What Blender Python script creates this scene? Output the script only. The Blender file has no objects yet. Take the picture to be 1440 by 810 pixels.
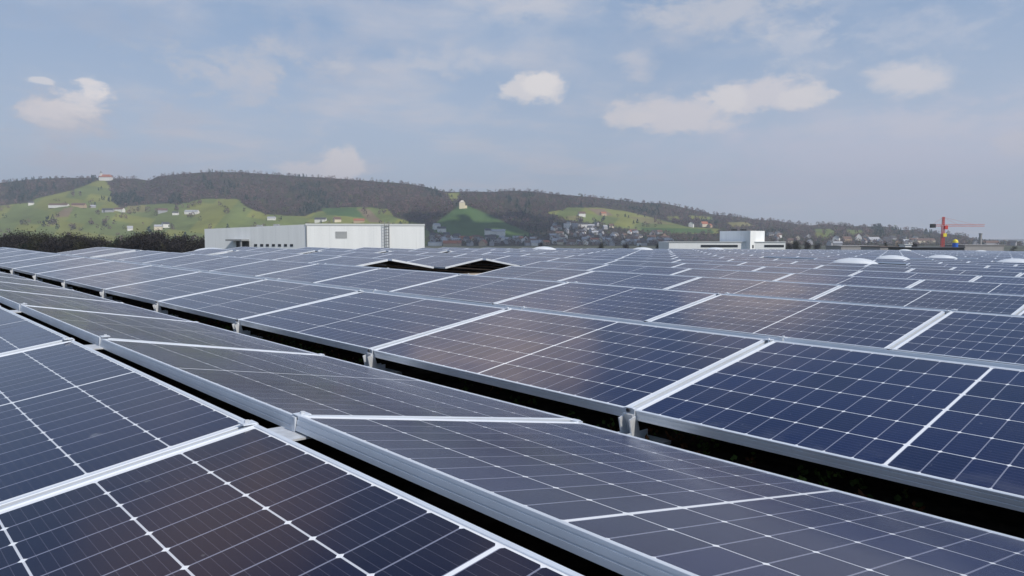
import bpy, bmesh, math, random
import numpy as np
from mathutils import Matrix, Vector, Euler

random.seed(7)
RNG = np.random.default_rng(11)
R = math.radians
scene = bpy.context.scene
COL = scene.collection

# ------------------------------------------------------------------ camera, sky, sun, exposure
FPX = 1039.25                     # focal length in pixels of a 1440 wide picture
PITCH = R(3.833)
CZ = 14.0                         # camera height over the town's ground
cam_d = bpy.data.cameras.new('camera')
cam_d.sensor_width = 36.0
cam_d.lens = FPX / 1440.0 * 36.0
cam_d.clip_start = 0.05
cam_d.clip_end = 60000.0
cam = bpy.data.objects.new('camera', cam_d)
COL.objects.link(cam)
cam.location = (0, 0, CZ)
cam.rotation_euler = (R(90) - PITCH, 0, 0)
scene.camera = cam

SUN_AZ = 132.0                    # degrees to the right of the view direction
SUN_EL = 42.0
SUN_STRENGTH = 3.7
SKY_STRENGTH = 0.11
EXPOSURE = 0.16
HAZE_DENSITY = 0.00018

scene.view_settings.view_transform = 'Standard'
scene.view_settings.look = 'None'
scene.view_settings.gamma = 1.0
scene.view_settings.exposure = EXPOSURE
scene.view_settings.use_curve_mapping = False
scene.cycles.max_bounces = 6
scene.cycles.transparent_max_bounces = 8
scene.cycles.volume_bounces = 0
scene.cycles.use_denoising = True
scene.cycles.caustics_reflective = False
scene.cycles.caustics_refractive = False

sun_d = bpy.data.lights.new('sun', 'SUN')
sun_d.energy = SUN_STRENGTH
sun_d.angle = R(0.55)
sun_d.color = (1.0, 0.94, 0.85)
sun = bpy.data.objects.new('sun', sun_d)
COL.objects.link(sun)
SUN_DIR = Vector((math.sin(R(SUN_AZ)) * math.cos(R(SUN_EL)), math.cos(R(SUN_AZ)) * math.cos(R(SUN_EL)), math.sin(R(SUN_EL))))
sun.rotation_euler = SUN_DIR.to_track_quat('Z', 'Y').to_euler()
sun.location = (60, 0, 80)


class NT:
    """small helper to write node maths compactly"""
    def __init__(self, tree):
        self.t = tree
    def n(self, kind, **kw):
        nd = self.t.nodes.new(kind)
        for k, v in kw.items():
            setattr(nd, k, v)
        return nd
    def put(self, sock, val):
        if isinstance(val, bpy.types.NodeSocket):
            self.t.links.new(val, sock)
        else:
            sock.default_value = val
    def m(self, op, a, b=None, c=None, clamp=False):
        nd = self.n('ShaderNodeMath', operation=op, use_clamp=clamp)
        self.put(nd.inputs[0], a)
        if b is not None:
            self.put(nd.inputs[1], b)
        if c is not None:
            self.put(nd.inputs[2], c)
        return nd.outputs[0]
    def sm(self, v, lo, hi, to0=0.0, to1=1.0):
        nd = self.n('ShaderNodeMapRange', interpolation_type='SMOOTHSTEP')
        self.put(nd.inputs[0], v)
        for i, x in zip((1, 2, 3, 4), (lo, hi, to0, to1)):
            self.put(nd.inputs[i], x)
        return nd.outputs[0]
    def mix(self, f, a, b, blend='MIX'):
        nd = self.n('ShaderNodeMix', data_type='RGBA', blend_type=blend)
        self.put(nd.inputs[0], f)
        self.put(nd.inputs[6], a if isinstance(a, bpy.types.NodeSocket) else (*a, 1.0))
        self.put(nd.inputs[7], b if isinstance(b, bpy.types.NodeSocket) else (*b, 1.0))
        return nd.outputs[2]
    def noise(self, vec, scale, detail=4.0, rough=0.5, dist=0.0):
        nd = self.n('ShaderNodeTexNoise')
        nd.inputs['Scale'].default_value = scale
        nd.inputs['Detail'].default_value = detail
        nd.inputs['Roughness'].default_value = rough
        nd.inputs['Distortion'].default_value = dist
        if vec is not None:
            self.put(nd.inputs['Vector'], vec)
        return nd.outputs['Fac']


def px_dir(x, y):
    """world direction of a picture point (1440 x 810)"""
    X, Y = (x - 720) / FPX, (405 - y) / FPX
    return Vector((X, math.cos(PITCH) + Y * math.sin(PITCH), -math.sin(PITCH) + Y * math.cos(PITCH)))

def at(x, y, depth):
    """point seen at (x, y) at a forward distance"""
    d = px_dir(x, y)
    return Vector((0, 0, CZ)) + d * (depth / d.y)

def azel(x, y):
    d = px_dir(x, y).normalized()
    return math.degrees(math.atan2(d.x, d.y)), math.degrees(math.asin(d.z))

world = bpy.data.worlds.new('World')
scene.world = world
world.use_nodes = True
wt = world.node_tree
wt.nodes.clear()
W_ = NT(wt)
out = W_.n('ShaderNodeOutputWorld')
bg = W_.n('ShaderNodeBackground')
bg.inputs['Strength'].default_value = SKY_STRENGTH
wt.links.new(bg.outputs[0], out.inputs[0])
sky = W_.n('ShaderNodeTexSky', sky_type='NISHITA')
sky.sun_disc = False
sky.sun_elevation = R(SUN_EL)
sky.sun_rotation = R(SUN_AZ)
sky.altitude = 450
sky.air_density = 1.0
sky.dust_density = 1.2
sky.ozone_density = 1.6
tc = W_.n('ShaderNodeTexCoord')
sep = W_.n('ShaderNodeSeparateXYZ')
wt.links.new(tc.outputs['Generated'], sep.inputs[0])
dx, dy, dz = sep.outputs
AZ = W_.m('MULTIPLY', W_.m('ARCTAN2', dx, dy), 180 / math.pi)
EL = W_.m('MULTIPLY', W_.m('ARCSINE', dz), 180 / math.pi)
# a cloud layer seen in perspective: plane coordinates of the direction
zc = W_.m('MAXIMUM', W_.m('ADD', dz, 0.10), 0.02)
comb = W_.n('ShaderNodeCombineXYZ')
W_.put(comb.inputs[0], W_.m('DIVIDE', dx, zc))
W_.put(comb.inputs[1], W_.m('DIVIDE', dy, zc))
PL = comb.outputs[0]
n_big = W_.noise(PL, 0.55, 5, 0.55, 0.4)
n_mid = W_.noise(PL, 1.6, 6, 0.6, 0.3)
comb2 = W_.n('ShaderNodeCombineXYZ')
W_.put(comb2.inputs[0], W_.m('MULTIPLY', AZ, 0.10))
W_.put(comb2.inputs[1], W_.m('MULTIPLY', EL, 0.20))
n_puff = W_.noise(comb2.outputs[0], 3.4, 7, 0.60, 0.35)
n_fine = W_.noise(comb2.outputs[0], 7.0, 6, 0.68, 0.3)
VEIL_C = (4.1, 4.75, 5.8)
GREY_C = (4.3, 4.4, 5.4)
WARM_C = (6.7, 6.15, 6.1)
c = sky.outputs[0]
c = W_.mix(0.8, c, W_.mix(W_.sm(EL, 1.0, 26.0), (4.25, 4.85, 5.9), (1.25, 2.55, 4.6)))
# thin high veil
veil = W_.m('MULTIPLY', W_.sm(W_.m('ADD', W_.m('MULTIPLY', n_big, .6), W_.m('MULTIPLY', n_mid, .4)), 0.44, 0.62), W_.sm(EL, 18.0, 27.0, 0.78, 0.30))
c = W_.mix(veil, c, W_.mix(W_.sm(n_mid, 0.35, 0.65), VEIL_C, (5.2, 5.2, 5.7)))
# broken cumulus overhead (out of the frame, seen in the glass)
over = W_.m('MULTIPLY', W_.sm(n_mid, 0.48, 0.62), W_.sm(EL, 31.0, 37.0))
c = W_.mix(W_.m('MULTIPLY', over, 0.85), c, (7.4, 6.3, 5.6))

def blob(x0, y0, x1, y1, soft=0.5, amp=1.1, deg=False):
    a0, e1 = (x0, y0) if deg else azel(x0, y0)
    a1, e0 = (x1, y1) if deg else azel(x1, y1)
    a, e, ra, re = (a0 + a1) / 2, (e0 + e1) / 2, (a1 - a0) / 2, abs(e1 - e0) / 2
    u = W_.m('POWER', W_.m('MULTIPLY', W_.m('ABSOLUTE', W_.m('SUBTRACT', AZ, a)), 1 / ra), 2.0)
    v = W_.m('POWER', W_.m('MULTIPLY', W_.m('ABSOLUTE', W_.m('SUBTRACT', EL, e)), 1 / re), 2.0)
    d = W_.m('SQRT', W_.m('ADD', u, v))
    nz = W_.m('ADD', W_.m('MULTIPLY', W_.m('SUBTRACT', n_puff, 0.5), 2.6 * amp), W_.m('MULTIPLY', W_.m('SUBTRACT', n_fine, 0.5), 1.3 * amp))
    k = W_.m('ADD', W_.m('SUBTRACT', 1.0, d), nz)
    return W_.sm(k, 0.0, soft)

# broad grey-lavender cloud body at the right, bright along its upper edge
for (x0, y0, x1, y1, s, amp, st, colr) in [
    (-60, -40, 340, 90, 1.0, .9, .55, (3.1, 3.75, 5.0)),          # dull patch, upper left
    (300, -30, 660, 170, 1.1, 1.0, .5, (4.0, 4.3, 5.2)),
    (840, -40, 1200, 50, .9, .8, .8, (4.9, 5.0, 5.5)),
    (820, 130, 1900, 345, .9, .45, .9, (4.75, 4.85, 5.8)),        # lavender sheet
    (-10, 95, 200, 225, .8, .9, .8, (4.4, 4.5, 5.2)),               # body of the left cumulus
    (-40, 195, 300, 262, .9, .8, .6, (4.8, 4.7, 5.2)),
    (180, 130, 330, 210, 1.0, .9, .5, (4.6, 4.6, 5.2)),
    (4, 118, 172, 200, .9, 1.0, .8, (6.1, 5.7, 5.7)),
    (60, 104, 170, 172, .7, 1.0, .8, (7.3, 6.8, 6.7)), (10, 126, 130, 186, .8, .9, .7, (6.8, 6.3, 6.3)), (100, 104, 156, 146, .5, .8, .7, (8.0, 7.4, 7.1)), (10, 160, 170, 205, .9, .7, .5, (5.3, 5.15, 5.5)),
    (35, 104, 82, 122, .4, .7, .7, (7.2, 6.8, 6.7)),
    (350, 220, 524, 260, .6, .8, .9, (6.4, 6.0, 6.1)),
    (440, 200, 522, 256, .5, .8, .9, (6.9, 6.4, 6.3)),
    (690, 98, 822, 148, .5, .7, .9, (6.6, 6.3, 6.3)),
    (735, 100, 790, 140, .4, .5, .8, (7.3, 6.9, 6.7)),
    (860, 60, 935, 120, .9, .8, .6, (5.4, 5.3, 5.7)),
    (840, 130, 1070, 192, .6, .55, .95, (6.0, 5.7, 5.9)),
    (960, 108, 1190, 160, .6, .6, .9, (6.0, 5.7, 5.9)), (985, 118, 1060, 160, .5, .7, .8, (6.5, 6.2, 6.2)), (1080, 118, 1185, 150, .5, .7, .7, (6.4, 6.1, 6.1)), (840, 138, 930, 190, .6, .7, .7, (6.2, 5.9, 6.0)),
    (1190, 85, 1370, 140, .7, .55, .85, (5.9, 5.7, 5.9)),
    (1385, 180, 1480, 225, .8, .6, .6, (5.4, 5.1, 5.4)),
    (600, 185, 720, 220, 1.0, .7, .4, (5.2, 5.2, 5.6)),
    (150, 30, 520, 130, 1.0, 1.3, .55, (4.7, 4.85, 5.4)), (240, 60, 420, 170, 1.0, 1.2, .5, (5.1, 5.05, 5.45)), (470, 60, 760, 110, 1.0, 1.2, .5, (5.1, 5.2, 5.7)),
    (640, -20, 830, 40, 1.0, 1.1, .5, (5.2, 5.2, 5.6)), (1150, 10, 1460, 70, 1.1, 1.2, .45, (4.9, 5.1, 5.8)), (1060, 20, 1190, 110, 1.0, 1.2, .5, (5.2, 5.3, 5.8)),
    (560, 130, 720, 180, 1.0, 1.2, .35, (5.0, 5.1, 5.7)), (1180, 150, 1460, 200, 1.0, 1.1, .4, (5.3, 5.2, 5.7)),
]:
    c = W_.mix(W_.m('MULTIPLY', blob(x0, y0, x1, y1, s, amp), st), c, colr)
# cumulus just above the frame (azimuth and elevation in degrees); the glass mirrors them
for (a0, e1, a1, e0, s, amp, st, colr) in [
    (-19, 28, 7, 17.2, .6, .8, .95, (11.0, 9.2, 8.2)), (9, 23.5, 24, 17.6, .5, .8, .9, (10.5, 9.0, 8.2)),
    (-42, 34, -17, 21.5, .5, .8, .95, (6.6, 5.2, 4.6)), (24, 46, 60, 33, .6, .8, .8, (7.5, 6.8, 6.4)), (-75, 26, -46, 14, .6, .8, .7, (7.0, 6.4, 6.2)),
]:
    c = W_.mix(W_.m('MULTIPLY', blob(a0, e1, a1, e0, s, amp, True), W_.m('MULTIPLY', W_.sm(EL, 17.9, 19.2), st)), c, colr)
wt.links.new(c, bg.inputs['Color'])

# ------------------------------------------------------------------ materials
MATS = {}
def mat(name, col, rough=0.6, metal=0.0, var=0.0, scale=3.0, spec=0.5, bump=0.0):
    if name in MATS:
        return MATS[name]
    m = bpy.data.materials.new(name)
    m.use_nodes = True
    t = NT(m.node_tree)
    b = m.node_tree.nodes['Principled BSDF']
    b.inputs['Roughness'].default_value = rough
    b.inputs['Metallic'].default_value = metal
    b.inputs['Specular IOR Level'].default_value = spec
    b.inputs['Base Color'].default_value = (*col, 1)
    if var or bump:
        g = t.n('ShaderNodeNewGeometry')
        nz = t.noise(g.outputs['Position'], scale, 5, 0.6)
        if var:
            lo = tuple(max(0, x * (1 - var)) for x in col)
            hi = tuple(min(1, x * (1 + var)) for x in col)
            t.put(b.inputs['Base Color'], t.mix(t.sm(nz, 0.3, 0.7), lo, hi))
        if bump:
            bp = t.n('ShaderNodeBump')
            bp.inputs['Strength'].default_value = bump
            t.put(bp.inputs['Height'], nz)
            t.put(b.inputs['Normal'], bp.outputs[0])
    MATS[name] = m
    return m

def attr_mat(name, rough=0.9, spec=0.1, attr='tint', var=0.25, scale=0.05, transl=0.0):
    m = bpy.data.materials.new(name)
    m.use_nodes = True
    t = NT(m.node_tree)
    b = m.node_tree.nodes['Principled BSDF']
    b.inputs['Roughness'].default_value = rough
    b.inputs['Specular IOR Level'].default_value = spec
    a = t.n('ShaderNodeAttribute', attribute_name=attr)
    g = t.n('ShaderNodeNewGeometry')
    nz = t.noise(g.outputs['Position'], scale, 6, 0.65)
    k = t.sm(nz, 0.25, 0.75, 1 - var, 1 + var)
    hsv = t.n('ShaderNodeHueSaturation')
    t.put(hsv.inputs['Color'], a.outputs['Color'])
    t.put(hsv.inputs['Value'], k)
    t.put(b.inputs['Base Color'], hsv.outputs[0])
    MATS[name] = m
    return m

# photovoltaic laminate: half-cut cells, busbars, white backsheet showing between the cells
L_, WD_ = 1.755, 1.038            # module size
LIP = 0.011
CP, SP = 0.0848, 0.1684           # half-cell pitch along the module, cell pitch across it
def make_laminate_mat():
    m = bpy.data.materials.new('solar_cells')
    m.use_nodes = True
    t = NT(m.node_tree)
    b = m.node_tree.nodes['Principled BSDF']
    uv = t.n('ShaderNodeUVMap')
    s = t.n('ShaderNodeSeparateXYZ')
    t.put(s.inputs[0], uv.outputs[0])
    U, V = s.outputs[0], s.outputs[1]
    tt = t.m('SUBTRACT', t.m('ABSOLUTE', U), 0.0048)
    fu = t.m('FLOORED_MODULO', tt, CP)
    du = t.m('SUBTRACT', CP / 2, t.m('ABSOLUTE', t.m('SUBTRACT', fu, CP / 2)))
    bb = t.m('ABSOLUTE', V)
    fv = t.m('FLOORED_MODULO', bb, SP)
    dv = t.m('SUBTRACT', SP / 2, t.m('ABSOLUTE', t.m('SUBTRACT', fv, SP / 2)))
    oi = t.n('ShaderNodeObjectInfo')
    geo = t.n('ShaderNodeNewGeometry')
    # colour of each cell: slight differences from cell to cell
    cid = t.n('ShaderNodeCombineXYZ')
    t.put(cid.inputs[0], t.m('ADD', t.m('FLOOR', t.m('DIVIDE', U, CP * 2)), t.m('MULTIPLY', oi.outputs['Random'], 91.0)))
    t.put(cid.inputs[1], t.m('FLOOR', t.m('DIVIDE', V, SP)))
    wn = t.n('ShaderNodeTexWhiteNoise', noise_dimensions='2D')
    t.put(wn.inputs['Vector'], cid.outputs[0])
    cell = t.mix(wn.outputs['Value'], (0.0026, 0.0072, 0.048), (0.0046, 0.0112, 0.068))
    cell = t.mix(t.m('MULTIPLY', oi.outputs['Random'], 0.5), cell, (0.0085, 0.0095, 0.040))
    tone = t.n('ShaderNodeAttribute', attribute_type='OBJECT', attribute_name='tone')      # brown cloud reflection painted into the front panels' cells; random tone elsewhere
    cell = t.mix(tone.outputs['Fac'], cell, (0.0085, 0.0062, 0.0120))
    # busbars, thin silver lines across each half-cell
    fb = t.m('FLOORED_MODULO', t.m('ADD', fv, 0.0094), 0.0187)
    db = t.m('ABSOLUTE', t.m('SUBTRACT', fb, 0.00935))
    cell = t.mix(t.m('MULTIPLY', t.m('LESS_THAN', db, 0.00055), 0.22), cell, (0.20, 0.20, 0.25))
    cell = t.mix(t.m('LESS_THAN', du, 0.0018), cell, (0.19, 0.20, 0.27))
    line = t.m('LESS_THAN', dv, 0.0019)
    cell = t.mix(line, cell, (0.54, 0.56, 0.61))
    white = 0.0
    white = t.m('MAXIMUM', white, t.m('LESS_THAN', t.m('ADD', du, dv), 0.0076))
    white = t.m('MAXIMUM', white, t.m('LESS_THAN', tt, 0.0))
    white = t.m('MAXIMUM', white, t.m('GREATER_THAN', tt, 10 * CP - 0.0016))
    white = t.m('MAXIMUM', white, t.m('GREATER_THAN', bb, 3 * SP - 0.0018))
    colr = t.mix(white, cell, (0.74, 0.76, 0.80))
    # dust film and dried drip marks
    dn = t.noise(geo.outputs['Position'], 2.3, 6, 0.65, 0.4)
    dust = t.sm(dn, 0.42, 0.80, 0.0, 0.014)
    sp = t.noise(geo.outputs['Position'], 38.0, 2, 0.5)
    spots = t.m('MULTIPLY', t.sm(sp, 0.74, 0.80), 0.12)
    # grime washed down to the lower edge, a few droppings and smears
    lowedge = t.m('MULTIPLY', t.sm(V, -0.36, -0.505), t.sm(t.noise(geo.outputs['Position'], 9.0, 4, 0.6), 0.40, 0.72))
    vo = t.n('ShaderNodeTexVoronoi')
    vo.inputs['Scale'].default_value = 2.1
    dv2 = t.n('ShaderNodeVectorMath', operation='ADD')
    t.put(dv2.inputs[0], geo.outputs['Position'])
    nc = t.n('ShaderNodeTexNoise'); nc.inputs['Scale'].default_value = 30.0; t.put(nc.inputs['Vector'], geo.outputs['Position'])
    sc = t.n('ShaderNodeVectorMath', operation='SCALE'); t.put(sc.inputs[0], nc.outputs['Color']); sc.inputs['Scale'].default_value = 0.06
    t.put(dv2.inputs[1], sc.outputs[0]); t.put(vo.inputs['Vector'], dv2.outputs[0])
    rs = t.n('ShaderNodeSeparateColor'); t.put(rs.inputs[0], vo.outputs['Color'])
    drop = t.m('MULTIPLY', t.sm(vo.outputs['Distance'], 0.050, 0.030), t.m('GREATER_THAN', rs.outputs[0], 0.62))
    film = t.m('ADD', t.m('ADD', dust, spots), t.m('ADD', t.m('MULTIPLY', lowedge, 0.07), t.m('MULTIPLY', drop, 0.16)))
    colr = t.mix(film, colr, (0.42, 0.43, 0.45))
    t.put(b.inputs['Base Color'], colr)
    b.inputs['IOR'].default_value = 1.33
    t.put(b.inputs['Roughness'], t.sm(dn, 0.3, 0.75, 0.11, 0.20))
    b.inputs['Specular IOR Level'].default_value = 0.5
    MATS['solar_cells'] = m
    return m
M_CELL = make_laminate_mat()
M_ALU = mat('anodised_aluminium', (0.70, 0.745, 0.81), 0.40, 0.38, 0.05, 6.0)
M_STEEL = mat('galvanised_steel', (0.68, 0.70, 0.73), 0.5, 0.5, 0.12, 30.0)
M_BOLT = mat('dark_bolt', (0.10, 0.10, 0.11), 0.4, 0.8)
M_BACK = mat('panel_backsheet', (0.03, 0.03, 0.035), 0.7)
M_WHITE = mat('white_cladding', (0.76, 0.78, 0.79), 0.6, 0, 0.03, 0.3)
def cladding():
    m = MATS['white_cladding']; t = NT(m.node_tree); b = m.node_tree.nodes['Principled BSDF']
    g = t.n('ShaderNodeNewGeometry')
    mp = t.n('ShaderNodeMapping'); mp.inputs['Scale'].default_value = (0.9, 0.9, 0.05); t.put(mp.inputs['Vector'], g.outputs['Position'])
    streak = t.noise(mp.outputs[0], 1.0, 5, 0.65)
    s_ = t.n('ShaderNodeSeparateXYZ'); t.put(s_.inputs[0], g.outputs['Position'])
    joint = t.m('LESS_THAN', t.m('FLOORED_MODULO', s_.outputs[0], 2.9), 0.10)
    c_ = t.mix(t.sm(streak, 0.3, 0.75), (0.76, 0.78, 0.79), (0.70, 0.72, 0.73))
    t.put(b.inputs['Base Color'], t.mix(t.m('MULTIPLY', joint, 0.2), c_, (0.45, 0.47, 0.49)))
cladding()
M_TRIM = mat('pale_grey_trim', (0.55, 0.57, 0.58), 0.5)
M_DARK = mat('dark_opening', (0.025, 0.027, 0.03), 0.4)
M_LOUV = mat('grey_louvre', (0.24, 0.25, 0.26), 0.5)
M_GLASSD = mat('dark_window_glass', (0.03, 0.035, 0.045), 0.1)
M_DOME = mat('opal_acrylic', (0.62, 0.65, 0.69), 0.25, 0, 0.02, 3.0)
M_KERB = mat('grey_kerb_metal', (0.45, 0.46, 0.47), 0.5)
M_SOIL = mat('roof_substrate', (0.045, 0.034, 0.026), 0.95, 0, 0.5, 14.0, 0.1, 0.6)
M_GRAVEL = mat('pale_roof_gravel', (0.42, 0.36, 0.29), 0.95, 0, 0.3, 40.0, 0.1, 0.5)
M_SEDUM = attr_mat('sedum', 0.8, 0.2, var=0.3, scale=9.0)
M_LAND = attr_mat('farmland', 1.0, 0.0, var=0.16, scale=0.012)
M_FOREST = attr_mat('distant_forest', 1.0, 0.0, var=0.12, scale=0.03)
M_BARK = mat('dark_bark', (0.05, 0.042, 0.036), 0.95, 0, 0.3, 2.0)
M_TWIG = mat('bare_twigs', (0.034, 0.031, 0.032), 0.95, 0, 0.4, 0.6, 0.1)
M_TWIG2 = mat('budding_twigs', (0.036, 0.036, 0.022), 0.95, 0, 0.4, 0.6, 0.1)
M_NEEDLE = mat('dark_needles', (0.014, 0.024, 0.016), 0.95, 0, 0.4, 0.6, 0.1)
M_GROUND = mat('valley_ground', (0.07, 0.075, 0.05), 1.0, 0, 0.4, 0.01, 0.1)

# ------------------------------------------------------------------ mesh and object helpers
class MB:
    """collects vertices and faces; build() links them as ONE mesh object"""
    def __init__(self):
        self.v, self.f, self.mi, self.uv, self.tint = [], [], [], [], []
    def poly(self, pts, mi=0):
        i = len(self.v)
        self.v += [tuple(p) for p in pts]
        self.f.append(tuple(range(i, i + len(pts))))
        self.mi.append(mi)
    def add(self, verts, faces, mi=0):
        i = len(self.v)
        self.v += [tuple(p) for p in verts]
        for f in faces:
            self.f.append(tuple(i + k for k in f))
            self.mi.append(mi)
    def box(self, c, s, mi=0, mtx=None):
        hx, hy, hz = s[0] / 2, s[1] / 2, s[2] / 2
        vs = [Vector((sx * hx, sy * hy, sz * hz)) for sz in (-1, 1) for sy in (-1, 1) for sx in (-1, 1)]
        if mtx is not None:
            vs = [mtx @ v for v in vs]
        c = Vector(c)
        self.add([v + c for v in vs], [(0, 2, 3, 1), (4, 5, 7, 6), (0, 1, 5, 4), (2, 6, 7, 3), (0, 4, 6, 2), (1, 3, 7, 5)], mi)
    def bar(self, a, b, w, h=None, mi=0):
        """square bar between two points"""
        a, b = Vector(a), Vector(b)
        d = (b - a)
        q = d.to_track_quat('Z', 'Y').to_matrix()
        self.box((a + b) / 2, (w, h or w, d.length), mi, q)
    def tube(self, a, b, r0, r1, n=8, mi=0):
        a, b = Vector(a), Vector(b)
        q = (b - a).to_track_quat('Z', 'Y').to_matrix()
        ring = [q @ Vector((math.cos(2 * math.pi * k / n), math.sin(2 * math.pi * k / n), 0)) for k in range(n)]
        vs = [a + r * r0 for r in ring] + [b + r * r1 for r in ring]
        fs = [(k, (k + 1) % n, n + (k + 1) % n, n + k) for k in range(n)]
        fs += [tuple(range(n - 1, -1, -1)), tuple(range(n, 2 * n))]
        self.add(vs, fs, mi)
    def lathe(self, prof, n=24, c=(0, 0, 0), mi=0, sx=1.0, sy=1.0, power=2.0):
        """profile of (radius, z); power > 2 gives a rounded-square plan"""
        vs = []
        for r, z in prof:
            for k in range(n):
                a = 2 * math.pi * k / n
                ca, sa = math.cos(a), math.sin(a)
                g = (abs(ca) ** power + abs(sa) ** power) ** (-1 / power)
                vs.append((c[0] + r * g * ca * sx, c[1] + r * g * sa * sy, c[2] + z))
        fs = []
        for j in range(len(prof) - 1):
            for k in range(n):
                fs.append((j * n + k, j * n + (k + 1) % n, (j + 1) * n + (k + 1) % n, (j + 1) * n + k))
        fs.append(tuple((len(prof) - 1) * n + k for k in range(n)))
        self.add(vs, fs, mi)
    def mesh(self, name, mats, smooth=False):
        me = bpy.data.meshes.new(name)
        me.from_pydata(self.v, [], self.f)
        for m in (mats if isinstance(mats, (list, tuple)) else [mats]):
            me.materials.append(m)
        if any(self.mi):
            me.polygons.foreach_set('material_index', self.mi)
        if smooth:
            me.polygons.foreach_set('use_smooth', [True] * len(me.polygons))
        me.update()
        return me
    def build(self, name, mats, parent=None, smooth=False):
        return link(name, self.mesh(name, mats, smooth), parent)

def link(name, me, parent=None):
    o = bpy.data.objects.new(name, me)
    COL.objects.link(o)
    if parent is not None:
        o.parent = parent
    return o

def empty(name, loc=(0, 0, 0), rz=0.0):
    o = bpy.data.objects.new(name, None)
    o.empty_display_size = 0.2
    COL.objects.link(o)
    o.location = loc
    o.rotation_euler = (0, 0, rz)
    return o

def tag(o, label=None, cat=None, group=None, kind=None):
    if label: o['label'] = label
    if cat: o['category'] = cat
    if group: o['group'] = group
    if kind: o['kind'] = kind
    return o

def copy_tree(o, parent=None):
    c = o.copy()
    COL.objects.link(c)
    if parent is not None:
        c.parent = parent
    for ch in list(o.children):
        copy_tree(ch, c)
    return c

def big_mesh(name, V, F, mats, tint=None, smooth=False):
    """mesh from numpy arrays (quads or triangles) with an optional colour per vertex"""
    me = bpy.data.meshes.new(name)
    nv, nf, k = len(V), len(F), F.shape[1]
    me.vertices.add(nv)
    me.vertices.foreach_set('co', np.ascontiguousarray(V, dtype=np.float32).ravel())
    me.loops.add(nf * k)
    me.loops.foreach_set('vertex_index', np.ascontiguousarray(F, dtype=np.int32).ravel())
    me.polygons.add(nf)
    me.polygons.foreach_set('loop_start', np.arange(0, nf * k, k, dtype=np.int32))
    if smooth:
        me.polygons.foreach_set('use_smooth', np.ones(nf, dtype=bool))
    me.materials.append(mats)
    me.update(calc_edges=True)
    if tint is not None:
        a = me.color_attributes.new('tint', 'FLOAT_COLOR', 'POINT')
        a.data.foreach_set('color', np.concatenate([tint, np.ones((nv, 1))], 1).astype(np.float32).ravel())
    return me

ORD = ['zeroth', 'first', 'second', 'third', 'fourth', 'fifth', 'sixth', 'seventh', 'eighth', 'ninth', 'tenth', 'eleventh', 'twelfth',
       'thirteenth', 'fourteenth', 'fifteenth', 'sixteenth', 'seventeenth', 'eighteenth', 'nineteenth', 'twentieth']
def ordinal(n):
    if n < 21: return ORD[n]
    tens = {2: 'twenty', 3: 'thirty', 4: 'forty'}[n // 10]
    return (tens[:-1] + 'ieth') if n % 10 == 0 else tens + '-' + ORD[n % 10]

# ------------------------------------------------------------------ the tilted roof's own frame (u along the rows, v across them)
YAW, ROLL, H_RIDGE, VC = R(42.752), R(-0.994), 0.445, -0.777
TILT, GR, GV, U0, PU = R(9.541), 0.105, 0.296, 1.672, 1.777
CT, ST = WD_ * math.cos(TILT), WD_ * math.sin(TILT)
PER = 2 * CT + GR + GV
ROOF_Z = -ST - 0.038 - 0.115      # roof surface under the ridge plane
def _roof_matrix():
    fw = Vector((math.cos(YAW), math.sin(YAW), 0)); rt = Vector((-math.sin(YAW), math.cos(YAW), 0)); zz = Vector((0, 0, 1))
    fwd = fw * math.cos(PITCH) - zz * math.sin(PITCH); up = fw * math.sin(PITCH) + zz * math.cos(PITCH)
    wf = Vector((0, math.cos(PITCH), -math.sin(PITCH))); wu = Vector((0, math.sin(PITCH), math.cos(PITCH))); wr = Vector((1, 0, 0))
    def tr(e):
        X, Y, Z = e.dot(rt), e.dot(up), e.dot(fwd)
        return wr * (X * math.cos(ROLL) - Y * math.sin(ROLL)) + wu * (X * math.sin(ROLL) + Y * math.cos(ROLL)) + wf * Z
    cols = [tr(Vector(e)) for e in ((1, 0, 0), (0, 1, 0), (0, 0, 1))]
    o = Vector((0, 0, CZ)) + tr(Vector((0, 0, 0)) - Vector((0, VC, H_RIDGE)))
    m = Matrix.Identity(4)
    for j in range(3):
        for i in range(3):
            m[i][j] = cols[j][i]
        m[j][3] = o[j]
    return m
RM = _roof_matrix()
RMI = RM.inverted()
def roof(u, v, z=0.0):
    return RM @ Vector((u, v, z))
def to_px(p):
    d = Vector(p) - Vector((0, 0, CZ))
    Z = d.y * math.cos(PITCH) - d.z * math.sin(PITCH)
    Y = d.y * math.sin(PITCH) + d.z * math.cos(PITCH)
    if Z < 0.05: return None
    return 720 + FPX * d.x / Z, 405 - FPX * Y / Z, Z

# ------------------------------------------------------------------ terrain: valley floor and the long hill
HOR = 405 - FPX * math.tan(PITCH)
SKYLINE = [(-900, 262), (-400, 258), (0, 257), (25, 254), (60, 251), (100, 250), (135, 250), (150, 251), (190, 251), (210, 254), (222, 248), (250, 245),
           (290, 242), (330, 242), (380, 245), (420, 248), (460, 250), (500, 253), (540, 256), (570, 258), (600, 263), (622, 269), (640, 270),
           (655, 269), (690, 270), (720, 268), (745, 269), (780, 273), (820, 276), (860, 280), (900, 285), (935, 286), (970, 294), (1000, 301),
           (1040, 305), (1060, 309), (1090, 310), (1120, 315), (1140, 317), (1160, 315), (1200, 318), (1250, 319), (1265, 323), (1290, 324),
           (1320, 329), (1350, 330), (1370, 336), (1385, 340), (1400, 341.5), (1440, 343), (1800, 343.8), (2400, 344)]
sx_, sy_ = np.array(SKYLINE, float).T
YB = 345.6
def skyline(x): return np.interp(x, sx_, sy_)
def d_base(x): return 1420 + 0 * x
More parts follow.
